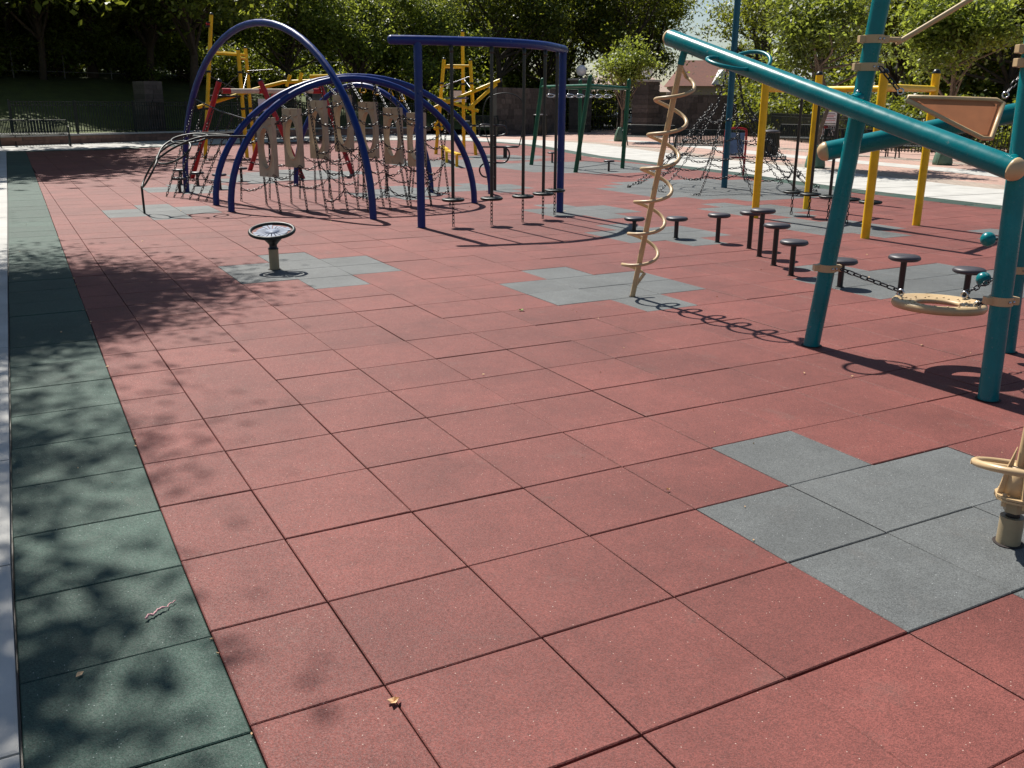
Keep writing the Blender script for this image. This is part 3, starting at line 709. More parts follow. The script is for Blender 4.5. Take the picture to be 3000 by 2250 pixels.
# dark wood over the grassy bank, left
LW = "dark leafy tree in the wood above the shaded grass bank"
for x, y, k, s in ((-5, 60, "dark_a", 1.0), (-7.5, 53.5, "dark_b", .9), (-3.2, 54.5, "dark_a", .9), (2.6, 56.5, "dark_a", .9), (8.4, 57.5, "dark_b", .9), (12, 58.5, "dark_a", .85), (-12, 50, "dark_a", 1.0), (23, 70, "dark_a", 1.2), (29, 75, "dark_b", 1.2), (36, 78, "dark_a", 1.2), (47, 96, "dark_a", 1.5), (1.5, 63, "dark_b", 1.05), (5.5, 60.5, "dark_b", .95), (9, 64, "dark_a", 1.05), (13.5, 62, "dark_b", 1.0), (17.5, 66, "dark_a", 1.1), (-2, 71, "dark_b", 1.3), (5, 73, "dark_a", 1.3), (12, 74, "dark_b", 1.3), (19, 76, "dark_a", 1.3), (-9, 66, "dark_a", 1.2), (26, 80, "dark_b", 1.35), (33, 84, "dark_a", 1.3), (40, 90, "dark_b", 1.4)):
    if x > 9: y += 11
    tree("wood_tree", LW, k, x, y, s, rt2.uniform(0, 6), (2.0 if y < 58 else 3.0) if x < 20 else .5, "trees of the dark wood")
for x, y in ((-4, 57.5), (0, 58.5), (3.5, 59.5), (7.5, 60), (11, 61), (14.5, 62.5), (18, 62), (21.5, 62), (25, 64), (-8, 56)):
    tree("understory_bush", "dark bush topping the grass bank", "bush_dark", x, y, rt2.uniform(.95, 1.3), rt2.uniform(0, 6), 2.6 if x < 18 else 1.0, "bushes along the top of the bank", cat="bush")
for x, y in ((28, 72), (32, 74), (37, 76), (42, 79), (46, 76), (24, 70)):
    tree("understory_bush", "shadowy bush behind the stone wall", "bush_dark", x, y, rt2.uniform(1.5, 2.0), rt2.uniform(0, 6), 0, "bushes behind the stone wall", cat="bush")
for k in range(17):
    x = -14 + k * 3.1; tree("understory_bush", "dark bush deep in the wood behind the bank", "bush_dark", x, 69 + (k % 3) * 1.5 + max(0, x) * .25, 2.3, k * 1.1, 3.2 if x < 20 else 0, "bushes deep in the wood", cat="bush")
# lit middle trees
tree("broadleaf_tree", "sunlit broadleaf tree behind the tall blue arch", "mid_c", 15.8, 55.5, .95, .3, 1.2)
tree("broadleaf_tree", "sunlit drooping tree between the arch and the blue pod frame", "mid_c", 20.0, 56.0, .95, 1.7, .8)
tree("broadleaf_tree", "leafy tree behind the right yellow tower with dark trunk", "mid_c", 25.5, 57.5, 1.0, 2.9, .1)
tree("broadleaf_tree", "tall tree with thick dark trunk behind the stone wall", "mid_b", 30.2, 56.0, 1.1, 4.2)
tree("broadleaf_tree", "large leafy tree right of the stone wall, behind the left globe lamp", "mid_a", 36.0, 60.0, 1.15, 5.2)
tree("broadleaf_tree", "big spreading tree behind the gate pillars and young tree", "mid_b", 40.5, 56.0, 1.15, .9)
tree("broadleaf_tree", "dark spreading tree behind the coil climber beam", "mid_a", 46.0, 61.0, 1.2, 3.3)
tree("forked_tree", "tall open forked tree against the white sky behind the yellow frame", "open_a", 46.0, 42.5, 1.15, 1.1)
tree("forked_tree", "open branching tree at the edge of the sky gap left of the net pole", "open_a", 50.0, 52.0, 1.1, 2.6)
tree("broadleaf_tree", "leafy tree behind the fence left of the leaning teal post", "mid_b", 42.5, 33.5, .95, 2.2)
tree("broadleaf_tree", "leafy tree behind the fence right of the leaning teal post", "mid_a", 42.0, 27.0, 1.0, 3.9)
tree("broadleaf_tree", "leafy tree behind the brown triangle panel", "mid_b", 44.0, 21.5, 1.05, 5.5)
tree("broadleaf_tree", "leafy tree at the far right behind the teal post", "mid_a", 43.0, 14.5, 1.0, .4)
tree("broadleaf_tree", "tree in front of the brick building at the right", "mid_a", 52.0, 30.0, 1.25, 1.4)
tree("broadleaf_tree", "tree shading the brick building at the far right", "mid_b", 53.0, 20.0, 1.25, 2.4)
tree("broadleaf_tree", "tree beside the grey house behind the net", "mid_a", 56.0, 48.0, .85, 5.0)
for x, y, k, sc, rz, zz in ((34, 66, "mid_a", 1.1, .2, 0), (47.5, 66, "mid_b", 1.0, 4.0, 0), (55, 58, "mid_a", .8, 1.0, 0), (39, 68, "mid_b", 1.2, 1.9, 0), (44, 69, "mid_a", 1.25, 3.1, 0), (30, 66, "mid_a", 1.15, 2.0, 0), (22.5, 61, "mid_b", 1.0, 4.6, .3), (48, 34, "mid_b", 1.1, .8, 0), (48.5, 25.5, "mid_a", 1.1, 2.7, 0), (49.0, 16.0, "mid_b", 1.1, 4.9, 0)):
    tree("backdrop_tree", "leafy backdrop tree behind the walls", k, x, y, sc, rz, zz - 1.2, "backdrop trees behind walls and fences")
for i, (x, y, sc) in enumerate(((37, 63, 1.9), (41.5, 62, 1.8), (31.5, 62, 1.8), (27, 61, 1.7), (23.5, 59, 1.6), (46, 37.5, 1.9), (44.5, 31, 2.0), (45.5, 26, 2.0), (46.5, 20.5, 2.0), (47, 14, 2.0), (48, 43, 1.7))):
    tree("backdrop_bush", "broad low backdrop bush", "bush", x, y, sc, i * 1.7, 0, "backdrop bushes behind walls and fences", cat="bush")
# young trees with watering bags on the plaza
def young(label, key, x, y, sc, rz, blabel):
    t = tree("young_tree", label, key, x, y, sc, rz)
    b = thing("watering_bag", blabel, "watering bag", (x, y, 0), "green watering bags on the young trees")
    m = MB(); pr = [(.30, 0), (.31, .08), (.27, .3), (.2, .5), (.14, .62), (.11, .68)]
    m.lathe((x, y, 0), pr, 14); m.build("bag", "water_bag", b)
    m = MB(); m.tube([(x - .32, y - .05, .02), (x - .25, y - .09, .38), (x - .12, y - .09, .69)], .02, 6); m.build("seam", "water_bag", b)
    return t
young("young leafy tree on the plaza beside the stone wall gate", "light_a", 27.5, 37.6, 1.0, .5, "green watering bag round the young tree by the gate")
young("young light green tree behind the yellow frame", "light_b", 21.7, 19.0, 1.0, 1.8, "green watering bag partly hidden behind a yellow post")
young("young light green tree behind the teal tripod", "light_b", 26.8, 18.4, 1.05, 3.0, "green watering bag behind the long teal beam")
tree("young_tree", "young light green tree at the right edge behind the teal post", "light_a", 22.5, 11.0, 1.15, 4.1)
HL = ['behind the net climber pole, next to the stone wall end', 'behind the white notice sign', 'behind the trash can and bench', 'between the two yellow rear posts', 'behind the leaning teal post', 'behind the brown triangle panel', 'at the far right beyond the fence', 'behind the stone wall end, under the houses', 'in front of the brown roofed house']
for i, (x, y, s) in enumerate(((41.5, 40.5, 1.2), (40.2, 36.0, 1.15), (38.0, 32.0, 1.0), (36.0, 28.5, 1.0), (35.0, 24.0, .95), (36.5, 20.0, 1.0), (37.5, 15.5, 1.1), (43, 45.5, 1.4), (47, 49, 1.5))):
    tree("hedge_bush", "bushy green shrub " + HL[i], "bush", x, y, s, i * 1.3, 0, "shrubs behind the picket fence", cat="shrub")
# trees beside the camera's left: their shade falls across the border tiles
for x, y, k, s, rz, lab in ((-1.75, 15.0, "shade", 1.0, .6, "roadside shade tree over the left path, nearest its middle"), (-3.2, 7.9, "shade_thin", 1.0, 2.4, "roadside shade tree over the left path, nearest the front"), (-2.75, 12.1, "shade", .85, 3.7, "smaller roadside shade tree over the left path, second from the front"), (-3.2, 22.5, "shade_thin", 1.0, 4.4, "roadside shade tree over the left path, before the bench"), (-1.6, 40.2, "dark_b", 1.5, 1.2, "shade tree overhanging the far left corner bench")):
    tree("shade_tree", lab, k, x, y, s, rz, zs=(1.65 if y == 40.2 else None))
tree("shade_tree", "shade tree on the bank whose canopy overhangs the far path", "dark_a", 9.5, 51.5, 1.05, 2.2, .8)

# ------------------------------------------------------------------ play equipment: blue dome climber
dome = thing("dome_climber", "blue arched chain climber with hanging tan panels with oval holes", "climber", (5.4, 15.0, 0))
def arch(a, b, h, r, n=34):
    a, b = Vector((a[0], a[1], 0)), Vector((b[0], b[1], 0)); out = []
    for k in range(n + 1):
        th = math.pi * k / n; t = .5 - .5 * math.cos(th); p = a.lerp(b, t); out.append(Vector((p.x, p.y, h * math.sin(th))))
    out[0].z = -.05; out[-1].z = -.05
    return out
NA, NB = (3.21, 14.71), (7.69, 14.19); FA, FB = (3.19, 15.88), (8.83, 15.70)
m = MB(); m.tube(arch(NA, NB, 2.24, .058), .058, 16); m.build("arch", "blue_paint", dome)
m = MB(); m.tube(arch(FA, FB, 2.31, .058), .058, 16); m.build("arch", "blue_paint", dome)
m = MB(); m.tube(arch((3.19, 18.86), (5.06, 12.64), 3.19, .06), .060, 16); m.build("arch", "blue_paint", dome)["label"] = "tallest blue arch standing across the others"
m = MB(); m.tube(arch((5.65, 19.2), (7.81, 16.5), 2.19, .055), .055, 16); m.build("arch", "blue_paint", dome)
def on_arch(A, B, h, x):
    t = (x - A[0]) / (B[0] - A[0]); c = 1 - 2 * t; return Vector((x, A[1] + (B[1] - A[1]) * t, h * math.sqrt(max(0, 1 - c * c))))
# hanging panels
PAN = [(3.94, 1.58, .57), (4.41, 1.73, .72), (4.88, 1.87, .86), (5.35, 1.97, .97), (5.83, 1.85, .85), (6.31, 1.75, .73), (6.78, 1.66, .67)]
def panel(x, zt, zb, yc=14.80, w=.40, th=.10):
    h = zt - zb; zc = (zt + zb) / 2; n = 28; m = MB()
    ov = [(yc + .150 * math.cos(2 * math.pi * k / n), zc - .02 + .345 * math.sin(2 * math.pi * k / n)) for k in range(n)]
    rim = [(yc + .172 * math.cos(2 * math.pi * k / n), zc - .02 + .378 * math.sin(2 * math.pi * k / n)) for k in range(n)]
    def sq(k, s=1.0):
        a = 2 * math.pi * k / n; c, q = math.cos(a), math.sin(a); f = min((w / 2 * s) / max(abs(c), 1e-6), (h / 2 * s) / max(abs(q), 1e-6)); return (yc + c * f, zc + q * f)
    ou = [sq(k) for k in range(n)]
    # snap nearest samples to the corners
    for cy, cz in ((w / 2, h / 2), (-w / 2, h / 2), (w / 2, -h / 2), (-w / 2, -h / 2)):
        k = min(range(n), key=lambda q: (ou[q][0] - yc - cy) ** 2 + (ou[q][1] - zc - cz) ** 2); ou[k] = (yc + cy, zc + cz)
    for s in (-1, 1):
        X = x + s * th / 2
        vs = [(X, a, b) for a, b in ou] + [(X - s * .012, a, b) for a, b in rim] + [(X + s * .006, a, b) for a, b in ov]
        fs = []
        for k in range(n):
            k2 = (k + 1) % n
            for o in (0, n):
                q = (o + k, o + k2, o + n + k2, o + n + k); fs.append(q if s > 0 else q[::-1])
        m.add(vs, fs)
    vs = [(x - th / 2 - .006, a, b) for a, b in ov] + [(x, a + (a - yc) * -.12, b + (b - zc) * -.06) for a, b in ov] + [(x + th / 2 + .006, a, b) for a, b in ov]
    m.add(vs, [(o + k, o + (k + 1) % n, o + n + (k + 1) % n, o + n + k) for o in (0, n) for k in range(n)], True)
    vs = [(x - th / 2, a, b) for a, b in ou] + [(x + th / 2, a, b) for a, b in ou]
    m.add(vs, [(n + k, n + (k + 1) % n, (k + 1) % n, k) for k in range(n)])
    # carved rays round the opening, standing proud of the face
    for k in range(14):
        a = 2 * math.pi * (k + .5) / 14; c, q = math.cos(a), math.sin(a)
        f0 = 1.16; p0 = (yc + .172 * c * f0, zc - .02 + .365 * q * f0); f = min((w / 2 * .93) / max(abs(c), 1e-6), (h / 2 * .95) / max(abs(q), 1e-6)); p1 = (yc + c * f, zc + q * f)
        if (p1[0] - p0[0]) * c + (p1[1] - p0[1]) * q < .03: continue
        for s in (-1, 1): m.tube([(x + s * th / 2, *p0), (x + s * th / 2, *p1)], [.008, .02], 5)
    th_ = math.radians(26); cr_, sr_ = math.cos(th_), math.sin(th_)
    m.v = [(x + (a - x) * cr_ - (b - yc) * sr_, yc + (a - x) * sr_ + (b - yc) * cr_, z) for a, b, z in m.v]
    return m.build("panel", "tan_plastic", dome)
for k, (x, zt, zb) in enumerate(PAN):
    panel(x, zt, zb)
    def one_chain(*a_): q_ = MB(); q_.chain(*a_); q_.build("chain", "chain_steel", dome)
    for yy_, A_, B_, h_ in ((14.66, NA, NB, 2.24), (14.94, FA, FB, 2.31)):
        p = on_arch(A_, B_, h_, x); one_chain((x + (14.8 - yy_) * .45, yy_, zt), p - Vector((0, 0, .05)))
    for yy_ in (14.66, 14.94): one_chain((x + (14.8 - yy_) * .45, yy_, zb), (x + (.10 if yy_ > 14.8 else -.02), yy_ + (.6 if yy_ > 14.8 else -.55), 0))
    if k < 6:
        x2, zt2, zb2 = PAN[k + 1]
        for yy_ in (14.64, 14.96): one_chain((x + .065, yy_, zt - .10), (x2 - .065, yy_, zt2 - .12), .05)
        one_chain((x, 14.56, zb + .04), (x2, 14.56, zb2 + .02), .12)
# front and back chain nets
def net(name, tops, feet, levels, sag):
    cols = []
    for tp, ft in zip(tops, feet):
        b = MB(); b.chain(tp, ft); b.build("chain", "chain_steel", dome); cols.append((Vector(tp), Vector(ft)))
    b = MB()
    for q in range(len(cols) - 1):
        for li, z in enumerate(levels):
            zz = z + (.12 if (q + li) % 2 else -.06)
            def at(c, z): 
                t = (c[0].z - z) / max(.01, c[0].z - c[1].z); return c[0].lerp(c[1], max(0, min(1, t)))
            if min(cols[q][0].z, cols[q + 1][0].z) < zz + .1: continue
            b.chain(at(cols[q], zz), at(cols[q + 1], z - (.0 if (q + li) % 2 else -.10)), sag)
    b.build("chain_net", "chain_steel", dome)["kind"] = "stuff"
fx = [4.62, 5.0, 5.38, 5.80, 6.2, 6.6, 6.98]
net("front", [on_arch(NA, NB, 2.24, x) - Vector((0, .03, .05)) for x in fx], [(x + .02, 13.80, 0) for x in fx], (.28, .68, 1.08, 1.5), .10)
bx = [3.75, 4.3, 4.9, 5.5, 6.1, 6.7, 7.3, 7.9]
net("back", [on_arch(FA, FB, 2.31, x) - Vector((0, -.03, .05)) for x in bx], [(x + .02, 16.4, 0) for x in bx], (.3, .75, 1.2), .10)
lt = [tuple(lerp((3.37, 18.25, 1.9), (3.89, 15.86, 1.52), .06 + .17 * k) - Vector((0, 0, .02))) for k in range(6)]
net("left", lt, [(2.62 + .1 * k, 17.85 - .27 * k, 0) for k in range(6)], (.45, .85, 1.25), .10)
b = MB(); b.tube([(3.37, 18.25, 1.9), (3.63, 17.0, 1.66), (3.89, 15.86, 1.52)], .012, 6); b.build("cable", "chain_steel", dome)
for p in ((5.25, 15.0, 2.17), (4.1, 15.3, 1.35), (5.05, 15.2, 1.2), (5.05, 15.2, 1.5)):
    b = MB(); b.lathe(p, [(.055 * math.cos(a), .055 * math.sin(a)) for a in (-1.5, -1, -.5, 0, .5, 1, 1.5)], 12); b.build("chain_hub", "chain_steel", dome)
# loop handrail leading into the dome
rail = thing("loop_handrail", "black looped tube step climber running up into the left end of the blue arches", "climber", (1.83, 15.08, 0))
m = MB(); m.tube([(1.83, 15.08, -.02), (1.83, 15.08, .46)], .019, 10); m.build("post", "dark_green_metal", rail)
J = Vector((2.10, 14.99, .89))
ra = cat_rom([J, (2.33, 14.80, 1.07), (2.60, 14.74, 1.20), (2.86, 14.70, 1.27), (3.2, 14.67, 1.27), (3.60, 14.66, 1.27)], 5)
rb_ = cat_rom([J, (2.28, 15.30, 1.10), (2.62, 15.62, 1.24), (2.95, 15.8, 1.29), (3.3, 15.85, 1.29), (3.67, 15.86, 1.29)], 5)
m = MB(); m.tube(ra, .018, 8); m.build("rail", "dark_green_metal", rail); m = MB(); m.tube(rb_, .018, 8); m.build("rail", "dark_green_metal", rail)
def oval(c, a, b_):
    c, a, b_ = Vector(c), Vector(a), Vector(b_); m = MB(); m.tube([c + a * math.cos(2 * math.pi * k / 32) + b_ * math.sin(2 * math.pi * k / 32) for k in range(32)], .017, 8, closed=True); m.build("loop", "dark_green_metal", rail)
oval((1.97, 15.03, .67), (.135, -.04, .225), (.035, .32, .02)); oval((2.37, 14.90, 1.01), (.27, -.10, .13), (.02, .27, .12))
oval((2.72, 15.28, 1.22), (.30, -.02, .05), (.0, .33, .05)); oval((3.05, 15.05, 1.27), (.30, .0, .0), (.02, .33, .01))

# ------------------------------------------------------------------ blue pod frame
frame = thing("pod_frame", "blue curved overhead frame with hanging black disc steps", "climber", (5.35, 11.31, 0))
bp_ = cat_rom([(4.98, 11.43, 2.72), (5.35, 11.31, 2.72), (5.84, 11.20, 2.72), (6.47, 11.12, 2.72), (7.09, 11.22, 2.72), (7.61, 11.46, 2.72), (8.09, 11.88, 2.72), (8.37, 12.16, 2.72), (8.52, 12.36, 2.72)], 6)
m = MB(); m.tube(bp_, .066, 16, dome=.8); m.build("top_beam", "blue_paint", frame)
for x, y in ((5.35, 11.31), (8.37, 12.16)):
    m = MB(); m.tube([(x, y, -.05), (x, y, 2.70)], .062, 18); m.build("post", "blue_paint", frame)
def pod(parent, x, y, ztop, z=.42, R=.178, mt="black_paint"):
    m = MB(); m.tube([(x, y, z), (x, y, ztop)], .026, 12); p = m.build("pod_pole", mt, parent)
    m = MB(); m.lathe((x, y, z - .02), [(.02, -.008), (R * .9, -.008), (R, .008), (R, .024), (R * .93, .034), (.03, .036)], 28); m.build("step_disc", "dark_green_metal", parent)
    m = MB()
    for k in range(16):
        a = 2 * math.pi * k / 16; m.box((x + .10 * math.cos(a), y + .10 * math.sin(a), z + .019), (.05, .012, .005), a)
    m.build("tread", "dark_green_metal", parent)
    m = MB(); m.chain((x, y, z - .02), (x, y, 0)); m.build("chain", "chain_steel", parent)
    m = MB(); m.lathe((x, y, ztop - .1), [(.026, 0), (.03, .02), (.03, .09), (.02, .1)], 12); m.build("hanger", mt, p)
for x, y in ((5.84, 11.20), (6.47, 11.12), (7.09, 11.22), (7.61, 11.46), (8.09, 11.88)): pod(frame, x, y, 2.66)

# ------------------------------------------------------------------ spinner seat on tan post
sp = thing("disc_spinner", "low spinning disc seat with black ring rim on a tan post", "spinner", (2.37, 8.66, 0))
m = MB(); m.tube([(2.37, 8.66, -.03), (2.37, 8.66, .235)], .056, 20); m.build("post", "post_tan", sp)
m = MB(); m.lathe((2.37, 8.66, .235), [(.06, 0), (.058, .012), (.045, .02), (.045, .05), (.07, .08), (.10, .11), (.104, .13), (.06, .15), (.06, .18)], 22); m.build("hub", "black_paint", sp)
ax = Vector((-.10, -.20, 1)).normalized(); dc = Vector((2.365, 8.645, .445))
m = MB(); m.torus(dc, .245, .021, ax, 48, 12); m.build("ring_rim", "dark_green_metal", sp)
U = ax.cross(Vector((1, 0, 0))).normalized(); W = U.cross(ax)
m = MB(); N_ = 20
def pp(r, a, h): return dc + U * (r * math.cos(a)) + W * (r * math.sin(a)) + ax * h
m.lathe(dc - ax * .016, [(.09, 0), (.09, .010)], 24, ax)
for k in range(N_):
    a0 = 2 * math.pi * (k + .07) / N_; a1 = 2 * math.pi * (k + .93) / N_; am = (a0 + a1) / 2; ro = .178 + .048 * max(0, math.cos(4 * am)) ** 2
    q = [pp(.085, a0 + .05, -.016), pp(ro, a0, -.016), pp(ro, a1, -.016), pp(.085, a1 - .05, -.016)]; q2 = [p + ax * .0115 for p in q]
    m.add(q + q2, [(3, 2, 1, 0), (4, 5, 6, 7), (0, 1, 5, 4), (1, 2, 6, 5), (2, 3, 7, 6), (3, 0, 4, 7)])
m.build("slotted_plate", "plate_steel", sp)

# ------------------------------------------------------------------ stools
def collar(parent, x, y, r):
    m = MB(); n = 20; rr2 = random.Random(int(x * 100 + y * 10)); a_ = [2 * math.pi * k / n for k in range(n)]
    m.add([(x + r * .97 * math.cos(a), y + r * .97 * math.sin(a), .0045) for a in a_] + [(x + (r * 1.16 + .006 + rr2.uniform(0, .005)) * math.cos(a), y + (r * 1.16 + .006) * math.sin(a), .004) for a in a_], [(k, n + k, n + (k + 1) % n, (k + 1) % n) for k in range(n)]); m.build("cut_joint", "underlay", parent)
def stool(x, y, h, label, group, R=.155):
    t = thing("stepping_stool", label, "stool", (x, y, 0), group)
    m = MB(); m.tube([(x, y, -.02), (x, y, h - .03)], .031, 16); m.build("post", "black_paint", t); collar(t, x, y, .031)
    m = MB(); m.lathe((x, y, h - .055), [(.045, 0), (R * .86, .004), (R, .018), (R + .004, .03), (R - .004, .045), (R * .93, .054), (.02, .0555)], 30); m.build("seat", "stool_top", t)
GA = "black stepping stools in the curved line beside the coil climber"
ord_ = ["first", "second", "third", "fourth", "fifth and tallest", "sixth", "seventh", "eighth", "ninth", "tenth and rightmost"]
for k, (x, y, h) in enumerate(((8.14, 9.61, .20), (8.21, 8.68, .30), (8.46, 8.07, .40), (8.46, 7.43, .50), (8.12, 6.87, .60), (7.80, 6.28, .50), (7.48, 5.67, .40), (7.45, 4.93, .30), (7.71, 4.37, .40), (8.17, 3.95, .30))):
    stool(x, y, h, "black round stepping stool, %s in the curved line counted from the blue frame" % ord_[k], GA)
for x, y, h, lab in ((3.05, 18.83, .3, "low black stepping stool just left of the tall blue arch foot"), (3.69, 20.28, .3, "black stepping stool between the tall arch foot and the red leg"), (4.86, 21.1, .32, "black stepping stool right of the near blue arch legs, by the red leg"), (3.40, 20.75, .34, "black stepping stool hidden behind the tall blue arch foot"), (3.95, 19.15, .33, "black stepping stool behind the left feet of the twin blue arches"), (15.02, 20.35, .30, "lone black stepping stool in front of the right green leg"), (15.51, 24.29, .33, "small black stepping stool behind the right blue post")):
    stool(x, y, h, lab, "black stepping stools among the far climbers")

# ------------------------------------------------------------------ teal tripod with beam, coil climber, ball rungs
tri = thing("teal_tripod_climber", "teal tripod climber with sloping beam, tan coil pole and end caps", "climber", (5.7, 2.4, 0))
POST = [((5.30, 3.25), (5.435, 2.98)), ((5.28, 1.67), (5.40, 1.86)), ((6.55, 2.40), (6.34, 2.42))]
def on_post(k, z): (a, b) = POST[k]; t = z / 3.3; return Vector((a[0] + (b[0] - a[0]) * t, a[1] + (b[1] - a[1]) * t, z))
for k in range(3):
    m = MB(); m.tube([on_post(k, -.03), on_post(k, 3.3)], .064, 22, dome=.8); m.build("post", "teal_paint", tri)
BL, BR = Vector((5.2, 5.17, 2.43)), Vector((5.2, 1.70, 1.495)); bd = (BR - BL).normalized()
m = MB(); m.tube([BL, BR], .0725, 24); m.build("beam", "teal_paint", tri)
def cap(c, d, r=.0725, parent=tri, mt="tan_paint"):
    m = MB(); m.lathe(c, [(r + .001, 0), (r + .001, .012), (r * .96, .022), (r * .8, .045), (r * .5, .062), (.002, .07)], 22, d); m.build("end_cap", mt, parent)
cap(BL, -bd); cap(BR, bd)
B2L, B2R = Vector((5.37, 3.37, 1.52)), Vector((6.78, 2.37, 1.90)); b2 = (B2R - B2L).normalized()
m = MB(); m.tube([B2L, B2R], .0725, 24); m.build("beam", "teal_paint", tri); cap(B2L, -b2)
def bracket(p, q, r=.045):
    m = MB(); m.tube([p, q], r, 14); o = m.build("bracket", "teal_paint", tri)
    d = (Vector(q) - Vector(p)).normalized()
    m = MB(); m.lathe(Vector(p).lerp(Vector(q), .5) + Vector((0, 0, r * .9)), [(.014, 0), (.014, .012), (.006, .018)], 8); m.build("bolt", "bright_steel", o)
def beam_at(y): t = (y - BL.y) / (BR.y - BL.y); return BL.lerp(BR, t)
bracket(beam_at(3.06) + Vector((.05, 0, .03)), on_post(0, 1.93)); bracket(beam_at(1.76) + Vector((.05, 0, .02)), on_post(1, 1.55))
bracket(B2L.lerp(B2R, .12) + Vector((0, 0, .0)), on_post(0, 1.55)); 
def clamp(k, z, ang=0.0, parent=tri):
    p = on_post(k, z); m = MB(); m.tube([p - Vector((0, 0, .028)), p + Vector((0, 0, .028))], .074, 20); m.box((p.x - .082 * math.cos(ang), p.y - .082 * math.sin(ang), z), (.05, .06, .05), ang)
    m.box((p.x + .082 * math.cos(ang), p.y + .082 * math.sin(ang), z), (.05, .06, .05), ang); o = m.build("clamp", "tan_paint", parent, .004)
    m = MB()
    for s in (-1, 1): m.lathe((p.x - .02 * s, p.y - .072, z), [(.009, 0), (.009, .008), (.004, .012)], 8, (0, -1, 0))
    m.build("bolt", "bright_steel", o)
AT = math.radians(-29)
clamp(0, .64, AT); clamp(0, 2.13, AT); clamp(0, 2.32, AT); clamp(1, .66, AT); clamp(1, 2.12, AT); clamp(1, 2.2, AT); clamp(2, .66, AT); clamp(2, 2.2, AT)
for k in range(3): collar(tri, POST[k][0][0], POST[k][0][1], .064)
collar(tri, 5.165, 5.525, .024); collar(sp, 2.37, 8.66, .056)
for x, y in ((5.35, 11.31), (8.37, 12.16)): collar(frame, x, y, .062)
for x, y in (NA, NB, FA, FB): collar(dome, x, y, .058)
# tan rail from the near post up to the rear post
p = on_post(0, 2.32); q = on_post(2, 2.92)
m = MB(); m.tube(cat_rom([p + Vector((.08, -.04, 0)), p + Vector((.17, -.09, 0)), p + Vector((.24, -.12, .03)), q], 5), .019, 10); m.build("rail", "tan_paint", tri)
# hand loops on the beam
for s in (-1, 1):
    c0, c1 = beam_at(4.42), beam_at(4.08); pts = [c0 + Vector((s * .04, 0, 0))]
    for k in range(13):
        a = math.pi * k / 12; mid = c0.lerp(c1, .5); pts.append(mid + bd * (-.20 * math.cos(a)) + Vector((s * (.10 + .17 * math.sin(a)), 0, .09 * math.sin(a) * (s > 0))))
    pts.append(c1 + Vector((s * .04, 0, 0))); m = MB(); m.tube(cat_rom(pts, 3), .0165, 10); m.build("hand_loop", "teal_paint", tri)
# coil climber
CB, CT = Vector((5.165, 5.53, -.03)), Vector((5.2, 4.995, 2.24)); cdv = (CT - CB).normalized()
m = MB(); m.tube([CB, CT], .0265, 16); m.build("coil_pole", "tan_paint", tri)
m = MB(); m.tube([CT - cdv * .04, Vector((5.2, 4.93, 2.40))], .032, 16); m.build("coil_socket", "teal_paint", tri)
U = cdv.cross(Vector((0, 1, 0))).normalized(); W = cdv.cross(U)
LC = (CT - CB).length; turns = 6.0; hel = []
z0, z1 = .24, LC - .16
pk = lambda t, R, a: CB + cdv * (z0 + (z1 - z0) * t) + (U * math.cos(a) + W * math.sin(a)) * R
a_s = math.radians(205)
hel.append(CB + cdv * (z0 - .10) + (U * math.cos(a_s) + W * math.sin(a_s)) * .015)
NN = 168
for k in range(NN + 1):
    t = k / NN; hel.append(pk(t, .162, a_s + 2 * math.pi * turns * t))
hel.append(CB + cdv * (z1 + .10) + (U * math.cos(a_s) + W * math.sin(a_s)) * .015)
m = MB(); m.tube(hel, .0168, 10); m.build("coil", "tan_paint", tri)
# ball rungs on the rear post
for z in (.58, .89):
    p = on_post(2, z); dv = Vector((.876, -.482, 0)); m = MB(); m.tube([p - dv * .22, p + dv * .20], .012, 8); o = m.build("rung", "black_paint", tri)
    for s in (-1, 1):
        m = MB(); c = p + dv * ((.245 if s < 0 else .205) * s); R = .056; m.lathe(c, [(R * math.cos(a), R * math.sin(a)) for a in [-1.5 + 3.0 * k / 12 for k in range(13)]], 20); m.build("ball", "teal_paint", o)

# ring seat hung between the tripod posts
rs = thing("ring_swing", "cream ring platform hung on chains between the teal posts", "swing seat", (5.63, 2.40, .46))
rc = Vector((5.64, 2.40, .465)); ax = Vector((.03, .02, 1)).normalized(); ro, ri = .315, .155
m = MB(); U = ax.cross(Vector((1, 0, 0))).normalized(); W = U.cross(ax); n = 48
prof = [(ri, -.012), (ri, .012), (ri + .02, .018), (ro - .05, .018), (ro - .03, .032), (ro - .008, .034), (ro + .008, .018), (ro + .012, -.002), (ro, -.024), (ro - .03, -.03), (ri + .02, -.022)]
vs = []
for r_, h_ in prof:
    for k in range(n): a = 2 * math.pi * k / n; vs.append(rc + ax * h_ + (U * math.cos(a) + W * math.sin(a)) * r_)
K = len(prof); m.add(vs, [(i * n + (k + 1) % n, i * n + k, ((i + 1) % K) * n + k, ((i + 1) % K) * n + (k + 1) % n) for i in range(K) for k in range(n)], True)
m.build("platform", "tan_paint", rs)
m = MB()
for k in range(30):
    a = 2 * math.pi * k / 30; r_ = .2 + (.05 if k % 2 else 0); p = rc + ax * .0195 + (U * math.cos(a) + W * math.sin(a)) * r_; m.lathe(p, [(.009, 0), (.007, .005)], 6, ax)
m.build("grip_stud", "tan_paint", rs)
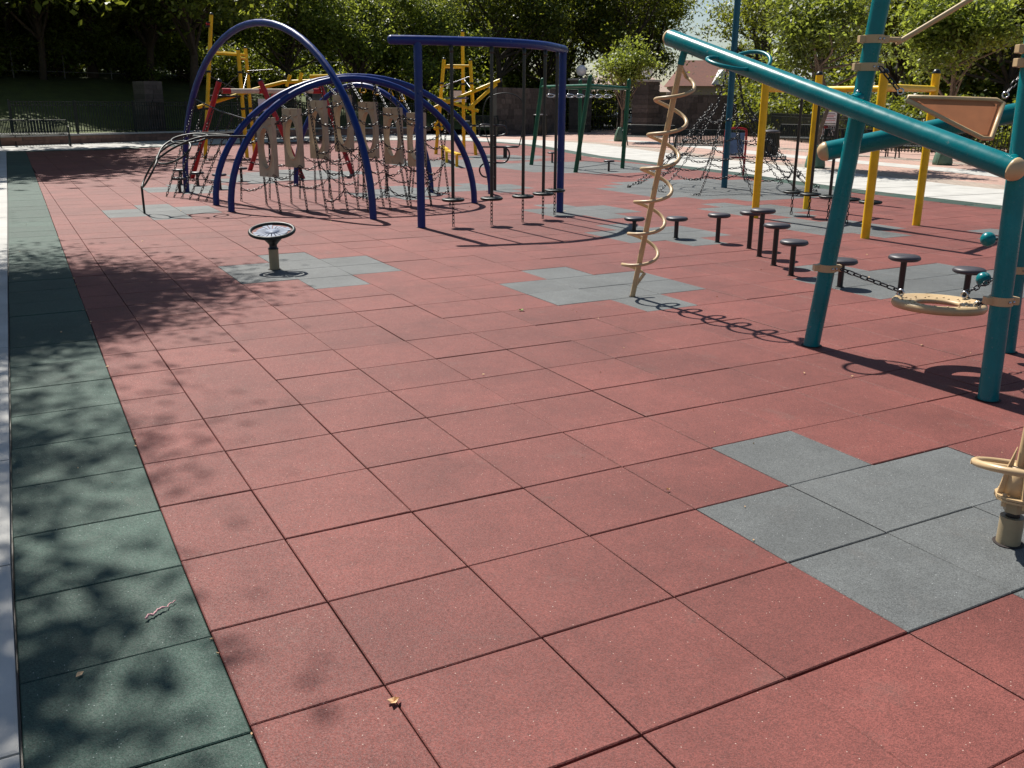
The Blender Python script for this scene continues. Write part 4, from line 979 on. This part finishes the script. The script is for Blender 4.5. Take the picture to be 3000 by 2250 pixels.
for k, (dx, dy) in enumerate(((-.08, .275), (.03, -.285), (.28, .0))):
    e = rc + Vector((dx, dy, .05)); m = MB(); m.torus(e, .022, .007, (1, .3, 0), 16, 6); m.tube([e - Vector((0, 0, .055)), e - Vector((0, 0, .02))], .008, 6); m.build("eye_bolt", "bright_steel", rs)
    tp = on_post(k, .64); d = (e - tp); d.z = 0; d.normalize(); m = MB(); m.chain(e + Vector((0, 0, .01)), tp + d * .11, .0, L=.062, W=.032, r=.0058); m.build("chain", "chain_steel", rs)

# triangle panel
tp_ = thing("triangle_panel", "tan triangular panel with brown underside slung between the teal posts", "panel", (5.8, 2.5, 1.8))
A_, B_, C_ = Vector((5.47, 2.83, 1.925)), Vector((6.08, 2.43, 1.905)), Vector((5.80, 2.30, 1.625))
nr = (B_ - A_).cross(C_ - A_).normalized()
if nr.dot(CAMP - A_) < 0: nr = -nr
cen = (A_ + B_ + C_) / 3
m = MB(); loop = []
for a, b in ((A_, B_), (B_, C_), (C_, A_)):
    for t in (.08, .5, .92): loop.append(a.lerp(b, t))
m.tube(loop, .016, 10, closed=True); m.build("tube_rim", "tan_paint", tp_)
fr_ = [a + (cen - a) * .06 for a in loop]; bk = [p - nr * .022 for p in fr_]; ft_ = [p + nr * .004 for p in fr_]
m = MB(); n9 = len(loop); m.add(ft_ + bk, [tuple(range(n9)), tuple(range(n9, 2 * n9))[::-1]] + [(k, n9 + k, n9 + (k + 1) % n9, (k + 1) % n9) for k in range(n9)]); m.build("web", "shade_fabric", tp_)
fr2 = [a + (cen - a) * .17 + nr * .008 for a in loop]; fr3 = [a + (cen - a) * .22 + nr * .008 for a in loop]
m = MB(); m.add(fr2 + fr3, [(k, (k + 1) % n9, n9 + (k + 1) % n9, n9 + k) for k in range(n9)]); m.build("stitched_hem", "shade_fabric", tp_)
for v, tgt in ((A_, on_post(0, 2.13)), (B_, on_post(2, 2.2))):
    d = (tgt - v).normalized(); e = v + Vector((0, 0, .035)); m = MB(); m.torus(e, .02, .006, (1, .6, 0), 14, 6); m.build("eye_bolt", "bright_steel", tp_)
    h = Vector((tgt.x - v.x, tgt.y - v.y, 0)).normalized(); m = MB(); m.chain(e + d * .02, tgt - h * .09, .0, L=.062, W=.032, r=.0058); m.build("chain", "chain_steel", tp_)

# pole spinner at the right edge
ps = thing("pole_spinner", "cream pole spinner with ring handle on a bolted flange base at right edge", "spinner", (3.462, .285, 0))
X, Y = 3.447, .287
m = MB(); m.tube([(X, Y, -.03), (X, Y, .13)], .05, 24); m.build("pedestal", "post_tan", ps); collar(ps, X, Y, .05)
m = MB(); m.tube([(X, Y, .12), (X, Y, .165)], .03, 20); m.build("neck", "black_paint", ps)
m = MB(); m.lathe((X, Y, .155), [(.045, 0), (.045, .055), (.04, .06)], 6, smooth=False); m.build("hub", "post_tan", ps)
m = MB()
m.lathe((X, Y, .215), [(.088, 0), (.088, .010)], 10, smooth=False); m.lathe((X, Y, .2275), [(.088, 0), (.088, .010)], 10, smooth=False); fl = m.build("flange", "tan_paint", ps)
for k in range(5):
    a = k * 1.2566 + .5; m = MB()
    m.lathe((X + .07 * math.cos(a), Y + .07 * math.sin(a), .19), [(.011, 0), (.011, .0475)], 6, smooth=False); m.lathe((X + .07 * math.cos(a), Y + .07 * math.sin(a), .2375), [(.011, 0), (.011, .009), (.006, .012)], 6, smooth=False); m.build("bolt", "tan_paint", fl)
m = MB(); m.lathe((X, Y, .2375), [(.058, 0), (.05, .06), (.044, .13)], 18); m.build("cone", "tan_paint", ps)
for k in range(4):
    a = k * 1.5708 + .9; c, s = math.cos(a), math.sin(a); tn = Vector((-s, c, 0)) * .004; m = MB()
    q = [Vector((X + c * .04, Y + s * .04, .2377)), Vector((X + c * .082, Y + s * .082, .2377)), Vector((X + c * .06, Y + s * .06, .35)), Vector((X + c * .03, Y + s * .03, .455))]
    m.add([p - tn for p in q] + [p + tn for p in q], [(0, 1, 2, 3), (7, 6, 5, 4), (0, 4, 5, 1), (1, 5, 6, 2), (2, 6, 7, 3), (3, 7, 4, 0)]); m.build("gusset", "tan_paint", ps)
m = MB(); m.torus((X + .015, Y - .01, .352), .20, .0165, (.21, .13, 1), 48, 12); m.build("ring_handle", "tan_paint", ps)
m = MB()
for k in range(3):
    a = k * 2.094 + .2; m.tube([(X, Y, .355), (X + .2 * math.cos(a), Y + .2 * math.sin(a), .352 - .2 * (.21 * math.cos(a) + .13 * math.sin(a)))], .011, 8)
m.build("spoke", "tan_paint", ps)
m = MB(); m.tube([(X, Y, .34), (X + .01, Y - .01, .9), (X + .03, Y - .02, 1.7)], .024, 16, dome=.8); m.build("pole", "tan_paint", ps)

# ------------------------------------------------------------------ yellow pod frame
yf = thing("pod_frame", "yellow four post frame with hanging black disc steps", "climber", (11.8, 9.0, 0))
YP = [(10.98, 10.04, 2.25), (12.83, 10.67, 2.36), (10.69, 7.43, 2.28), (12.66, 8.12, 2.33)]
for x, y, h in YP:
    m = MB(); m.tube([(x, y, -.04), (x, y, h)], .062, 18); m.build("post", "yellow_paint", yf); cap(Vector((x, y, h)), (0, 0, 1), .062, yf, "black_paint")
def beam(parent, p, q, r, mt, name="beam", dm=0): m = MB(); m.tube([p, q], r, 14, dome=dm); return m.build(name, mt, parent)
zb_ = 2.10
beam(yf, (10.98, 10.04, zb_), (12.83, 10.67, zb_), .05, "yellow_paint"); beam(yf, (10.69, 7.43, zb_), (12.66, 8.12, zb_), .05, "yellow_paint")
m0, m1 = (11.9, 10.355, zb_ - .0), (11.70, 7.785, zb_ - .0); beam(yf, m0, m1, .048, "yellow_paint")
for t in (.1, .27, .45, .62, .80):
    p = lerp(m0, m1, t); pod(yf, p.x, p.y, zb_ - .03, .40)

# ------------------------------------------------------------------ net climber
nc = thing("net_climber", "pyramid of black climbing chains hung from a tall teal pole", "climber", (14.43, 14.78, 0))
PX, PY = 14.43, 14.78
m = MB(); m.tube([(PX, PY, -.05), (PX, PY, 6.2)], .07, 18, dome=.6); m.build("pole", "pole_teal", nc)
prof_n = [(2.05, 0.0), (1.62, .32), (1.27, .66), (.95, 1.02), (.66, 1.45), (.40, 1.85), (.22, 2.4), (.09, 3.0)]
NR = 12; pts = []
for k in range(NR):
    a = 2 * math.pi * k / NR + .1; wv = 1.0 + (.10 if k % 2 else 0)
    pts.append([Vector((PX + r_ * (wv if r_ > .6 else 1) * math.cos(a), PY + r_ * (wv if r_ > .6 else 1) * math.sin(a), z)) for r_, z in prof_n])
for k in range(NR):
    m = MB()
    for a, b in list(zip(pts[k][:-1], pts[k][1:]))[:(7 if k % 3 == 0 else 5)]: m.chain(a, b, .01, L=.088, W=.042, r=.0082)
    m.build("rope", "chain_steel", nc)
for i in range(0, 5):
    m = MB()
    for k in range(NR):
        a, b = pts[k][i], pts[(k + 1) % NR][i]
        if i == 0 and k % 2: continue
        m.chain(a + Vector((0, 0, .05)), b.lerp(pts[(k + 1) % NR][i + 1], .35 * (k % 2)) + Vector((0, 0, .05)), .10 * (1 - i / 8), L=.088, W=.042, r=.0082)
    m.build("rope_ring", "chain_steel", nc)["kind"] = "stuff"

# ------------------------------------------------------------------ green frame
gf = thing("green_frame", "dark green leaning frame with overhead bars and hanging rings", "climber", (15.2, 22.2, 0))
GP = [((14.29, 23.53), (14.57, 23.38), 2.50), ((13.85, 20.28), (14.15, 20.12), 2.52), ((16.04, 21.13), (16.12, 21.08), 2.46), ((16.94, 24.88), (16.9, 24.9), 2.52)]
for a, b, h in GP:
    m = MB(); m.tube([(a[0], a[1], -.05), (b[0], b[1], h)], .062, 16); m.build("post", "green_paint", gf); cap(Vector((b[0], b[1], h)), (0, 0, 1), .062, gf, "green_paint")
zt_ = 2.30
T0, T1, T2 = (14.55, 23.39, zt_), (14.13, 20.13, zt_), (16.11, 21.09, zt_ - .04)
beam(gf, T0, T1, .05, "green_paint"); beam(gf, T1, T2, .05, "green_paint"); beam(gf, (16.9, 24.9, zt_), T0, .04, "green_paint"); beam(gf, (16.9, 24.9, zt_), T2, .04, "green_paint")
for k in range(7):
    p = lerp((14.4, 22.6, 2.05), (16.3, 22.4, 2.05), k / 6); m = MB(); m.torus(p, .12, .02, (.2, .3, 1), 18, 6); m.tube([p + Vector((0, .1, 0)), p + Vector((0, .1, .22))], .008, 5); m.build("hanging_ring", "bright_steel", gf)
beam(gf, (14.35, 22.7, 2.27), (16.4, 22.5, 2.27), .03, "green_paint")

# ------------------------------------------------------------------ red A frame with cream beam
rf = thing("red_climber", "red splayed leg climber with cream overhead beam behind the blue arches", "climber", (5.9, 22.4, 0))
for a, b in (((3.90, 22.31, -.05), (4.68, 21.87, 2.28)), ((6.41, 21.2, -.05), (5.61, 21.64, 2.3)), ((5.83, 24.42, -.05), (6.55, 24.02, 2.0)), ((8.02, 22.11, -.05), (7.37, 22.47, 2.22))):
    m = MB(); m.tube([a, b], .062, 16); m.build("leg", "red_paint", rf); d = (Vector(b) - Vector(a)); cap(Vector(b), d, .062, rf, "black_paint")
beam(rf, (4.72, 21.85, 2.07), (7.32, 22.49, 2.10), .058, "cream_paint")
for t in (.0, .36, .93):
    p, q = lerp((4.72, 21.85, 2.07), (7.32, 22.49, 2.10), max(0, t)), lerp((4.72, 21.85, 2.07), (7.32, 22.49, 2.10), t + .08); beam(rf, p, q, .066, "red_paint", "sleeve")
beam(rf, (6.5, 24.0, 1.9), lerp((4.72, 21.85, 2.07), (7.32, 22.49, 2.10), .55), .05, "red_paint")
for k in range(6):
    p = lerp((4.9, 21.9, 2.03), (7.2, 22.46, 2.06), (k + .5) / 6); b = MB(); b.chain(p, (p.x, p.y, .9), 0, L=.07, W=.035, r=.006); b.build("chain", "chain_steel", rf)

# ------------------------------------------------------------------ yellow towers
def ytower(label, posts, bars, extra, loc):
    t = thing("yellow_tower", label, "climber", loc)
    for a, b in posts:
        m = MB(); m.tube([a, b], .062, 16); m.build("post", "yellow_paint", t); cap(Vector(b), Vector(b) - Vector(a), .062, t, "black_paint")
    for a, b, r in bars: beam(t, a, b, r, "yellow_paint", "bar")
    for a, b, r, mt, nm in extra: beam(t, a, b, r, mt, nm)
    return t
L1, L2, L3 = ((5.84, 30.59, -.05), (6.37, 30.30, 4.45)), ((7.20, 30.46, -.05), (7.17, 30.48, 3.42)), ((7.78, 31.78, -.05), (7.73, 31.81, 3.55))
yl = ytower("tall yellow post tower behind the left of the blue arches", [L1, L2, L3],
    [((6.27, 30.37, 3.31), (7.17, 30.48, 3.28), .04), ((6.27, 30.37, 3.36), (7.73, 31.8, 3.34), .04), ((7.17, 30.48, 3.2), (7.73, 31.8, 3.2), .04),
     ((5.85, 31.1, 1.62), (7.56, 30.27, 2.2), .058), ((7.56, 30.27, 2.2), (8.41, 29.8, 2.44), .058), ((8.41, 29.8, 2.44), (9.2, 29.4, 2.48), .058), ((8.5, 29.75, 2.3), (8.62, 29.69, 2.66), .055), ((8.84, 29.55, 2.3), (8.96, 29.5, 2.74), .055)],
    [((6.05, 30.48, 1.75), (7.19, 30.46, 2.72), .016, "black_paint", "cable"), ((7.18, 30.46, 2.0), (7.75, 31.8, 2.8), .016, "black_paint", "cable"), ((6.0, 30.5, 2.7), (7.75, 31.8, 2.0), .016, "black_paint", "cable"), ((7.4, 30.36, 2.78), (8.14, 29.95, 2.83), .018, "black_paint", "cable"), ((8.14, 29.95, 2.83), (8.75, 29.62, 2.42), .018, "black_paint", "cable")], (6.9, 30.9, 0))
m = MB(); m.lathe((6.25, 30.33, 4.08), [(.075, 0), (.075, .05)], 14); m.lathe((6.28, 30.33, 4.2), [(.075, 0), (.075, .04)], 14); m.build("band", "black_paint", yl)
m = MB(); m.lathe((6.262, 30.33, 4.13), [(.073, 0), (.073, .07)], 14); m.build("band", "red_paint", yl)
m = MB(); m.lathe((6.75, 30.9, 1.95), [(.6, 0), (.62, .03), (.6, .06)], 20); m.build("deck", "black_paint", yl)
for (a, b) in (L1, L2, L3):
    for z in (1.55, 2.7): p = lerp(a, b, (z + .05) / (b[2] + .05)); m = MB(); m.lathe((p.x, p.y, z), [(.078, 0), (.078, .07)], 14); m.build("clamp", "black_paint", yl)
# overhead run with ring handles
rr_ = thing("ring_run", "yellow overhead bar with hanging triangular ring handles behind the arches", "climber", (11.4, 29.6, 2.4))
ov = cat_rom([(9.2, 29.4, 2.62), (10.6, 29.3, 2.66), (12.0, 29.5, 2.5), (13.5, 29.85, 2.15)], 6)
m = MB(); m.tube(ov, .055, 12); m.build("bar", "yellow_paint", rr_)
for x, y, z in ((11.0, 29.35, 2.34), (11.5, 29.42, 2.28), (12.05, 29.5, 2.2), (12.55, 29.62, 2.08)):
    m = MB(); m.tube([(x, y, z + .12), (x - .1, y + .05, z - .16), (x - .06, y + .03, z - .2), (x + .06, y - .03, z - .2), (x + .1, y - .05, z - .16)], .022, 6, closed=True); h = m.build("ring_handle", "yellow_paint", rr_)
    m = MB(); m.chain((x, y, z + .1), (x, y, z + .28), 0, L=.06, W=.03, r=.006); m.build("chain", "chain_steel", rr_)
R1, R2, R3 = ((14.0, 30.1, -.05), (14.3, 29.9, 3.3)), ((15.4, 30.6, -.05), (15.38, 30.6, 4.3)), ((15.15, 29.1, -.05), (15.0, 29.2, 3.25))
yr = ytower("yellow three post tower with angled arms behind the blue pod frame", [R1, R2, R3],
    [((14.27, 29.93, 3.1), (15.0, 29.2, 3.08), .04), ((14.27, 29.93, 3.04), (15.38, 30.6, 3.06), .035), ((13.53, 29.85, 2.08), (15.2, 28.95, 1.54), .055), ((13.8, 29.7, 1.64), (15.86, 28.57, 2.6), .06), ((14.85, 29.1, 1.6), (15.76, 28.63, 2.48), .06)],
    [((14.15, 29.95, 2.35), (15.05, 29.18, 2.75), .014, "bright_steel", "cable"), ((15.38, 30.6, 2.7), (15.1, 29.15, 2.2), .014, "bright_steel", "cable")], (14.8, 30, 0))
cap(Vector((15.86, 28.57, 2.6)), (.7, -.4, .33), .06, yr, "black_paint")
for (a, b) in (R1, R2, R3):
    for z in (1.0, 2.45): p = lerp(a, b, (z + .05) / (b[2] + .05)); m = MB(); m.lathe((p.x, p.y, z), [(.078, 0), (.078, .07)], 14); m.build("clamp", "black_paint", yr)
m = MB(); m.box((14.55, 29.3, 1.98), (.75, .4, .05), -.5); m.build("deck", "plate_steel", yr)
for k, z in enumerate((.92, 1.08)):
    for s in (-1, 1): m = MB(); m.lathe((14.08 + s * .1, 30.0 - s * .05, z), [(.07 * math.cos(a), .07 * math.sin(a)) for a in (-1.5, -.9, -.3, .3, .9, 1.5)], 12); m.build("knob", "yellow_paint", yr)
sg = thing("rules_panel", "small pale sign board behind the yellow tower post", "sign", (15.6, 31.5, 0))
m = MB(); m.box((15.6, 31.5, 2.05), (.62, .03, .42), -.5); m.build("board", "white_sign", sg)
for s in (-.22, .22): m = MB(); m.tube([(15.6 + s, 31.55 - s * .54, 0), (15.6 + s, 31.55 - s * .54, 2.2)], .025, 6); m.build("post", "dark_green_metal", sg)
sg = thing("rules_panel", "small white sign board between the red legs behind the arches", "sign", (7.4, 27.6, 0))
m = MB(); m.box((7.25, 27.6, 1.72), (.50, .03, .36), -.4); m.build("board", "white_sign", sg); m = MB(); m.tube([(7.25, 27.64, 0), (7.25, 27.64, 1.8)], .03, 8); m.build("post", "dark_green_metal", sg)
# low yellow balance beam
yb = thing("balance_beam", "low stepped yellow balance beam on short posts", "balance beam", (12.3, 25.4, 0))
for a, b in (((13.1, 27.6, .40), (12.3, 25.43, .42)), ((12.3, 25.43, .37), (11.66, 23.2, .39))):
    d = Vector(b) - Vector(a); c = lerp(a, b, .5); m = MB(); m.box(c, (d.length, .14, .06), math.atan2(d.y, d.x)); m.build("plank", "yellow_paint", yb, .006)
for x, y in ((12.9, 27.1), (12.3, 25.45), (11.78, 23.6)): m = MB(); m.tube([(x, y, -.02), (x, y, .36)], .045, 12); m.build("post", "yellow_paint", yb)

# black loop climber and spring seat
lc = thing("loop_post", "black post with curling tube loops behind the blue disc steps", "climber", (9.27, 16.36, 0))
m = MB(); m.tube([(9.27, 16.36, -.03), (9.27, 16.36, 1.55)], .035, 12); m.build("post", "black_paint", lc)
dv = Vector((.876, -.482, 0)); o0 = Vector((9.27, 16.36, 0)) + Vector((-.03, -.05, 0))
def S_(u, z): return o0 + dv * u + Vector((0, 0, z))
m = MB(); m.tube(cat_rom([S_(.0, 1.38), S_(-.3, 1.39), S_(-.33, 1.28), S_(-.3, 1.16), S_(.05, 1.16), S_(.22, 1.20), S_(.26, 1.28), S_(.2, 1.37), S_(0, 1.38)], 5), .018, 8); m.build("loop", "black_paint", lc)
m = MB(); m.tube(cat_rom([S_(-.33, .93), S_(0, .93), S_(.2, .92), S_(.30, .85), S_(.31, .72), S_(.22, .61), S_(.0, .60), S_(-.18, .60), S_(-.3, .53), S_(-.33, .42), S_(-.26, .31), S_(-.1, .28), S_(0, .28)], 5), .018, 8); m.build("loop", "black_paint", lc)
ss = thing("hoop_seat", "dark disc seat with a tall wire hoop handle in front of the far wall", "spinner", (15.35, 27.2, 0))
m = MB(); m.tube([(15.35, 27.2, -.02), (15.35, 27.2, .34)], .07, 12); m.build("post", "black_paint", ss)
for dx in (-.32, .22): m = MB(); m.lathe((15.35 + dx, 27.15, .34), [(.24, 0), (.26, .03), (.23, .06)], 20); m.build("seat", "dark_green_metal", ss)
hp = [Vector((15.35, 27.15, 0)) + dv * u + Vector((0, 0, z)) for u, z in ((-.55, .38), (-.72, .9), (-.80, 1.5), (-.6, 2.0), (0, 2.15), (.5, 1.95), (.62, 1.4), (.55, .8), (.45, .38))]
m = MB(); m.tube(cat_rom(hp, 5), .018, 6); m.build("hoop", "dark_green_metal", ss)

# ------------------------------------------------------------------ benches, bins, signs, cars
def make_bench(L=2.1):
    t = thing("park_bench", "bench", "bench", (0, 0, 0)); t["_local"] = 1
    m = MB(); n = 44
    for k in range(n):
        x = -L / 2 + L * (k + .5) / n; m.tube([(x, -.27, .40), (x, -.24, .435), (x, .0, .44), (x, .16, .43)], .017, 4)
    m.build("seat", "dark_green_metal", t); m = MB()
    for k in range(n):
        x = -L / 2 + L * (k + .5) / n; m.tube([(x, .17, .45), (x, .22, .66), (x, .28, .86)], .017, 4)
    m.build("backrest", "dark_green_metal", t)
    for z, y in ((.44, .17), (.40, -.27), (.87, .285)): m = MB(); m.tube([(-L / 2, y, z), (L / 2, y, z)], .016, 6); m.build("rail", "dark_green_metal", t)
    for x in (-L / 2 - .02, L / 2 + .02):
        m = MB(); m.tube([(x, -.30, 0), (x, -.25, .2), (x, -.25, .42)], .024, 6); m.tube([(x, .30, 0), (x, .2, .25), (x, .17, .44), (x, .285, .87)], .024, 6); m.build("leg", "dark_green_metal", t)
        m = MB(); m.tube([(x, -.25, .41), (x, -.30, .60), (x, -.24, .66), (x, .21, .66)], .02, 6); m.build("armrest", "dark_green_metal", t)
    return t
bench0 = make_bench()
BN = [(1.25, 41.15, 0, 1.18, "shaded black bench in the far left corner by the low wall"), (24.1, 46.0, .25, 1.25, "dark bench against the low wall behind the loop post"), (25.3, 32.3, -1.05, 1.05, "black slatted bench just left of the coil climber, by the young tree"),
      (22.0, 24.3, -.75, 1.1, "black slatted bench behind the climbing net"), (30.4, 28.0, -1.15, 1.15, "black bench behind the trash can by the white sign"), (28.3, 23.4, -1.0, 1.1, "black bench between the yellow posts in front of the picket fence"), (29.0, 20.5, -1.1, 1.1, "black bench behind the leaning teal post near the fence")]
for k, (x, y, rz, sc, lab) in enumerate(BN):
    b = bench0 if k == 0 else copy_tree(bench0)
    place(b, x, y, 0, rz, sc); tag(b, lab, "bench", "black benches around the playground")
def trash(x, y, lab, s=1.0):
    t = thing("trash_can", lab, "trash can", (x, y, 0), "slatted trash cans")
    m = MB(); m.lathe((x, y, .06), [(.27 * s, 0), (.28 * s, .8 * s)], 24); m.build("liner", "black_paint", t)
    m = MB()
    for k in range(28):
        a = 2 * math.pi * k / 28; m.box((x + .31 * s * math.cos(a), y + .31 * s * math.sin(a), .47 * s), (.015, .04, .86 * s), a)
    m.build("slat_ring", "dark_green_metal", t)
    m = MB(); m.lathe((x, y, .90 * s), [(.33 * s, 0), (.34 * s, .03), (.30 * s, .06), (.17 * s, .09)], 24); m.build("lid", "stool_top", t)
trash(23.8, 23.2, "dark slatted trash can standing on the plaza behind the yellow frame")
trash(27.4, 45.4, "dark trash can in front of the stone wall behind the green frame", 1.25)
sb = thing("notice_sign", "white double notice sign with red lettering on the picket fence", "sign", (32.9, 28.6, 0))
an = -1.13; dx = Vector((math.cos(an), math.sin(an), 0)); nn = Vector((dx.y, -dx.x, 0))
if nn.dot(CAMP - Vector((32.6, 28.7, 0))) < 0: nn = -nn
sc_ = Vector((32.45, 28.6, 0)); ax3 = (dx, nn, Vector((0, 0, 1)))
m = MB(); m.box(sc_ + Vector((0, 0, 1.30)), (.62, .02, .50), ax=ax3); bo = m.build("board", "white_sign", sb)
for k, (z, wd) in enumerate(((1.47, .40), (1.40, .46), (1.33, .30), (1.25, .48), (1.18, .44))):
    m = MB(); m.box(sc_ + nn * .013 + Vector((0, 0, z)), (wd, .004, .022), ax=ax3); m.build("text_line", "sign_red" if k in (1, 2, 4) else "sign_ink", bo)
m = MB(); m.box(sc_ + Vector((0, 0, .76)), (.62, .02, .50), ax=ax3); bo = m.build("board", "white_sign", sb)
m = MB(); m.lathe(sc_ + nn * .012 + dx * .15 * (1 if dx.dot(_r) < 0 else -1) + Vector((0, 0, .9)), [(.09, 0), (.09, .005)], 14, nn); m.build("red_mark", "sign_red", bo)
for r_ in range(2):
    for k in range(6):
        m = MB(); m.box(sc_ + nn * .013 + dx * (-.24 + .095 * k) + Vector((0, 0, .86 - .2 * r_)), (.04, .004, .11), ax=ax3); m.build("pictogram", "sign_ink", bo)
for s in (-.2, .2): m = MB(); m.tube([sc_ - nn * .02 + dx * s, sc_ - nn * .02 + dx * s + Vector((0, 0, 1.55))], .022, 8); m.build("post", "dark_green_metal", sb)
rsn = thing("red_rules_sign", "red tube framed blue sign standing behind the climbing net", "sign", (17.2, 17.5, 0))
o_ = Vector((17.15, 17.55, 0)); L_ = dv
m = MB(); m.tube(cat_rom([o_ - L_ * .28 + Vector((0, 0, .0)), o_ - L_ * .28 + Vector((0, 0, 1.05)), o_ - L_ * .2 + Vector((0, 0, 1.22)), o_ + L_ * .2 + Vector((0, 0, 1.22)), o_ + L_ * .28 + Vector((0, 0, 1.05)), o_ + L_ * .28], 5), .03, 8); m.build("frame", "red_paint", rsn)
fw = Vector((.482, .876, 0))
m = MB(); m.box(o_ + Vector((0, 0, .82)), (.48, .02, .60), ax=(L_, fw, Vector((0, 0, 1)))); m.build("board", "sign_blue", rsn)
m = MB(); m.tube([o_ - L_ * .28 + Vector((0, 0, .48)), o_ + L_ * .28 + Vector((0, 0, .48))], .028, 8); m.build("crossbar", "red_paint", rsn)

def car(x, y, rz, lab):
    t = thing("parked_car", lab, "car", (x, y, 0), "cars on the street beyond the gate"); t["_local"] = 1
    pr = [(-2.1, .35), (-2.15, .75), (-2.0, .92), (-1.35, .98), (-.75, 1.38), (.55, 1.42), (1.25, .98), (1.95, .86), (2.12, .6), (2.1, .35)]
    m = MB(); w_ = .85; n = len(pr); m.add([(a, -w_, b) for a, b in pr] + [(a, w_, b) for a, b in pr], [tuple(range(n)), tuple(range(n, 2 * n))[::-1]] + [(k, n + k, n + (k + 1) % n, (k + 1) % n) for k in range(n)]); m.build("body", "car_paint", t, .04)
    for s in (-1, 1):
        m = MB(); q = [(-1.15, 1.0), (-.72, 1.32), (.5, 1.36), (1.05, 1.0)]; m.add([(a, s * .865, b) for a, b in q] + [(a, s * .86, b) for a, b in q], [(0, 1, 2, 3), (7, 6, 5, 4)]); m.build("side_window", "glass_dark", t)
        for xx in (-1.3, 1.3):
            m = MB(); m.lathe((xx, s * .72, .33), [(.33, 0), (.33, .16)], 20, (0, s, 0)); wh = m.build("wheel", "tyre", t); m = MB(); m.lathe((xx, s * .885, .33), [(.2, 0), (.2, .01)], 16, (0, s, 0)); m.build("rim", "bright_steel", wh)
    m = MB(); m.add([(.6, -.72, 1.41), (.6, .72, 1.41), (1.24, .76, 1.0), (1.24, -.76, 1.0)], [(3, 2, 1, 0)]); ws = m.build("windscreen", "glass_dark", t); ws.location = (.02, 0, .012)
    place(t, x, y, 0, rz)
car(45.0, 60.8, -.45, "pale car seen past the right gate pillar"); car(42.0, 63.5, -.5, "pale car seen past the young tree trunk")

# ------------------------------------------------------------------ litter
rbn = cat_rom([(-.02, 1.425, .012), (.0, 1.45, .02), (.03, 1.46, .012), (.06, 1.49, .022), (.10, 1.50, .014), (.12, 1.53, .010), (.155, 1.55, .012)], 4)
rbn = [Vector((-.0 + (p.x - .03) * .7, 1.42 + (p.y - 1.45) * .7 - (.008 if i_ % 5 == 2 else 0), .008 + (p.z - .01) * .5)) for i_, p in enumerate(rbn)]
m = MB(); m.tube(rbn, [.0022 + .0035 * abs(math.sin(k * 1.9)) * (k < len(rbn) * .6) for k in range(len(rbn))], 6); tag(m.build("pink_ribbon", "ribbon"), "torn scrap of pink ribbon lying on a green border tile", "litter")
def leaf(x, y, s, rz, mt, lab):
    m = MB(); n = 10; top = []; 
    for k in range(n):
        a = 2 * math.pi * k / n; r_ = s * (1 + .35 * math.cos(3 * a + .5)) * (.75 if k % 2 else 1); top.append((x + r_ * math.cos(a + rz), y + r_ * .8 * math.sin(a + rz), .010 + .012 * math.sin(a * 2) ** 2))
    m.add(top + [(a, b, c - .0015) for a, b, c in top] + [(x, y, .008)], [(k, (k + 1) % n, 2 * n) for k in range(n)] + [(k, n + k, n + (k + 1) % n, (k + 1) % n) for k in range(n)]); tag(m.build("fallen_leaf", mt), lab, "leaf", "fallen leaves")
leaf(.60, .50, .022, .4, "dead_leaf", "pale curled dead leaf on the red tile at the bottom edge")
leaf(3.83, 5.43, .032, 1.2, "green_leaf", "small green leaf on the red tiles left of the coil climber")
leaf(2.45, 1.45, .010, 2.0, "dead_leaf", "tiny dark speck of leaf on the red tiles at the lower right")
lb = MB(); lr = random.Random(41)
for k in range(260):
    x, y = lr.uniform(-.4, 12), lr.uniform(.2, 22)
    if lr.random() < .45: x = (xl(y) + GW) if lr.random() < .5 else round(x / T) * T; x += lr.uniform(-.008, .008)
    sz = lr.uniform(.003, .009) if lr.random() < .85 else lr.uniform(.012, .02); a = lr.uniform(0, 6.28); c_, s_ = math.cos(a) * sz, math.sin(a) * sz; zt = lr.uniform(.006, .011)
    lb.add([(x + c_, y + s_, zt), (x - s_ * .5, y + c_ * .5, zt + sz * .3), (x - c_, y - s_, zt), (x + s_ * .5, y - c_ * .5, zt - .001), (x, y, .002)], [(0, 1, 2, 3), (1, 0, 4), (2, 1, 4), (3, 2, 4), (0, 3, 4)])
lb = lb.build("leaf_litter", "dead_leaf"); tag(lb, "scattered crumbs of dry leaf and grit over the rubber tiles", "litter", kind="stuff")
# rings of cut rubber and dirt at the feet of the near posts
NUM = ["leftmost", "second from left", "third from left", "fourth from left", "fifth from left", "sixth from left", "seventh from left", "eighth from left", "ninth from left", "tenth from left", "eleventh from left"]
for gname in ("bushes behind the stone wall", "backdrop trees behind walls and fences", "bushes along the top of the bank", "backdrop bushes behind walls and fences"):
    g_ = [o for o in bpy.data.objects if o.get("group") == gname]
    g_.sort(key=lambda o: math.atan2(o.location.x - CAMP.x, o.location.y - CAMP.y))
    for k, o in enumerate(g_): o["label"] = o["label"] + ", " + (NUM[k] if k < len(g_) - 1 else "rightmost") + " of its row"
for o in list(bpy.data.objects):
    if "_local" in o: del o["_local"]
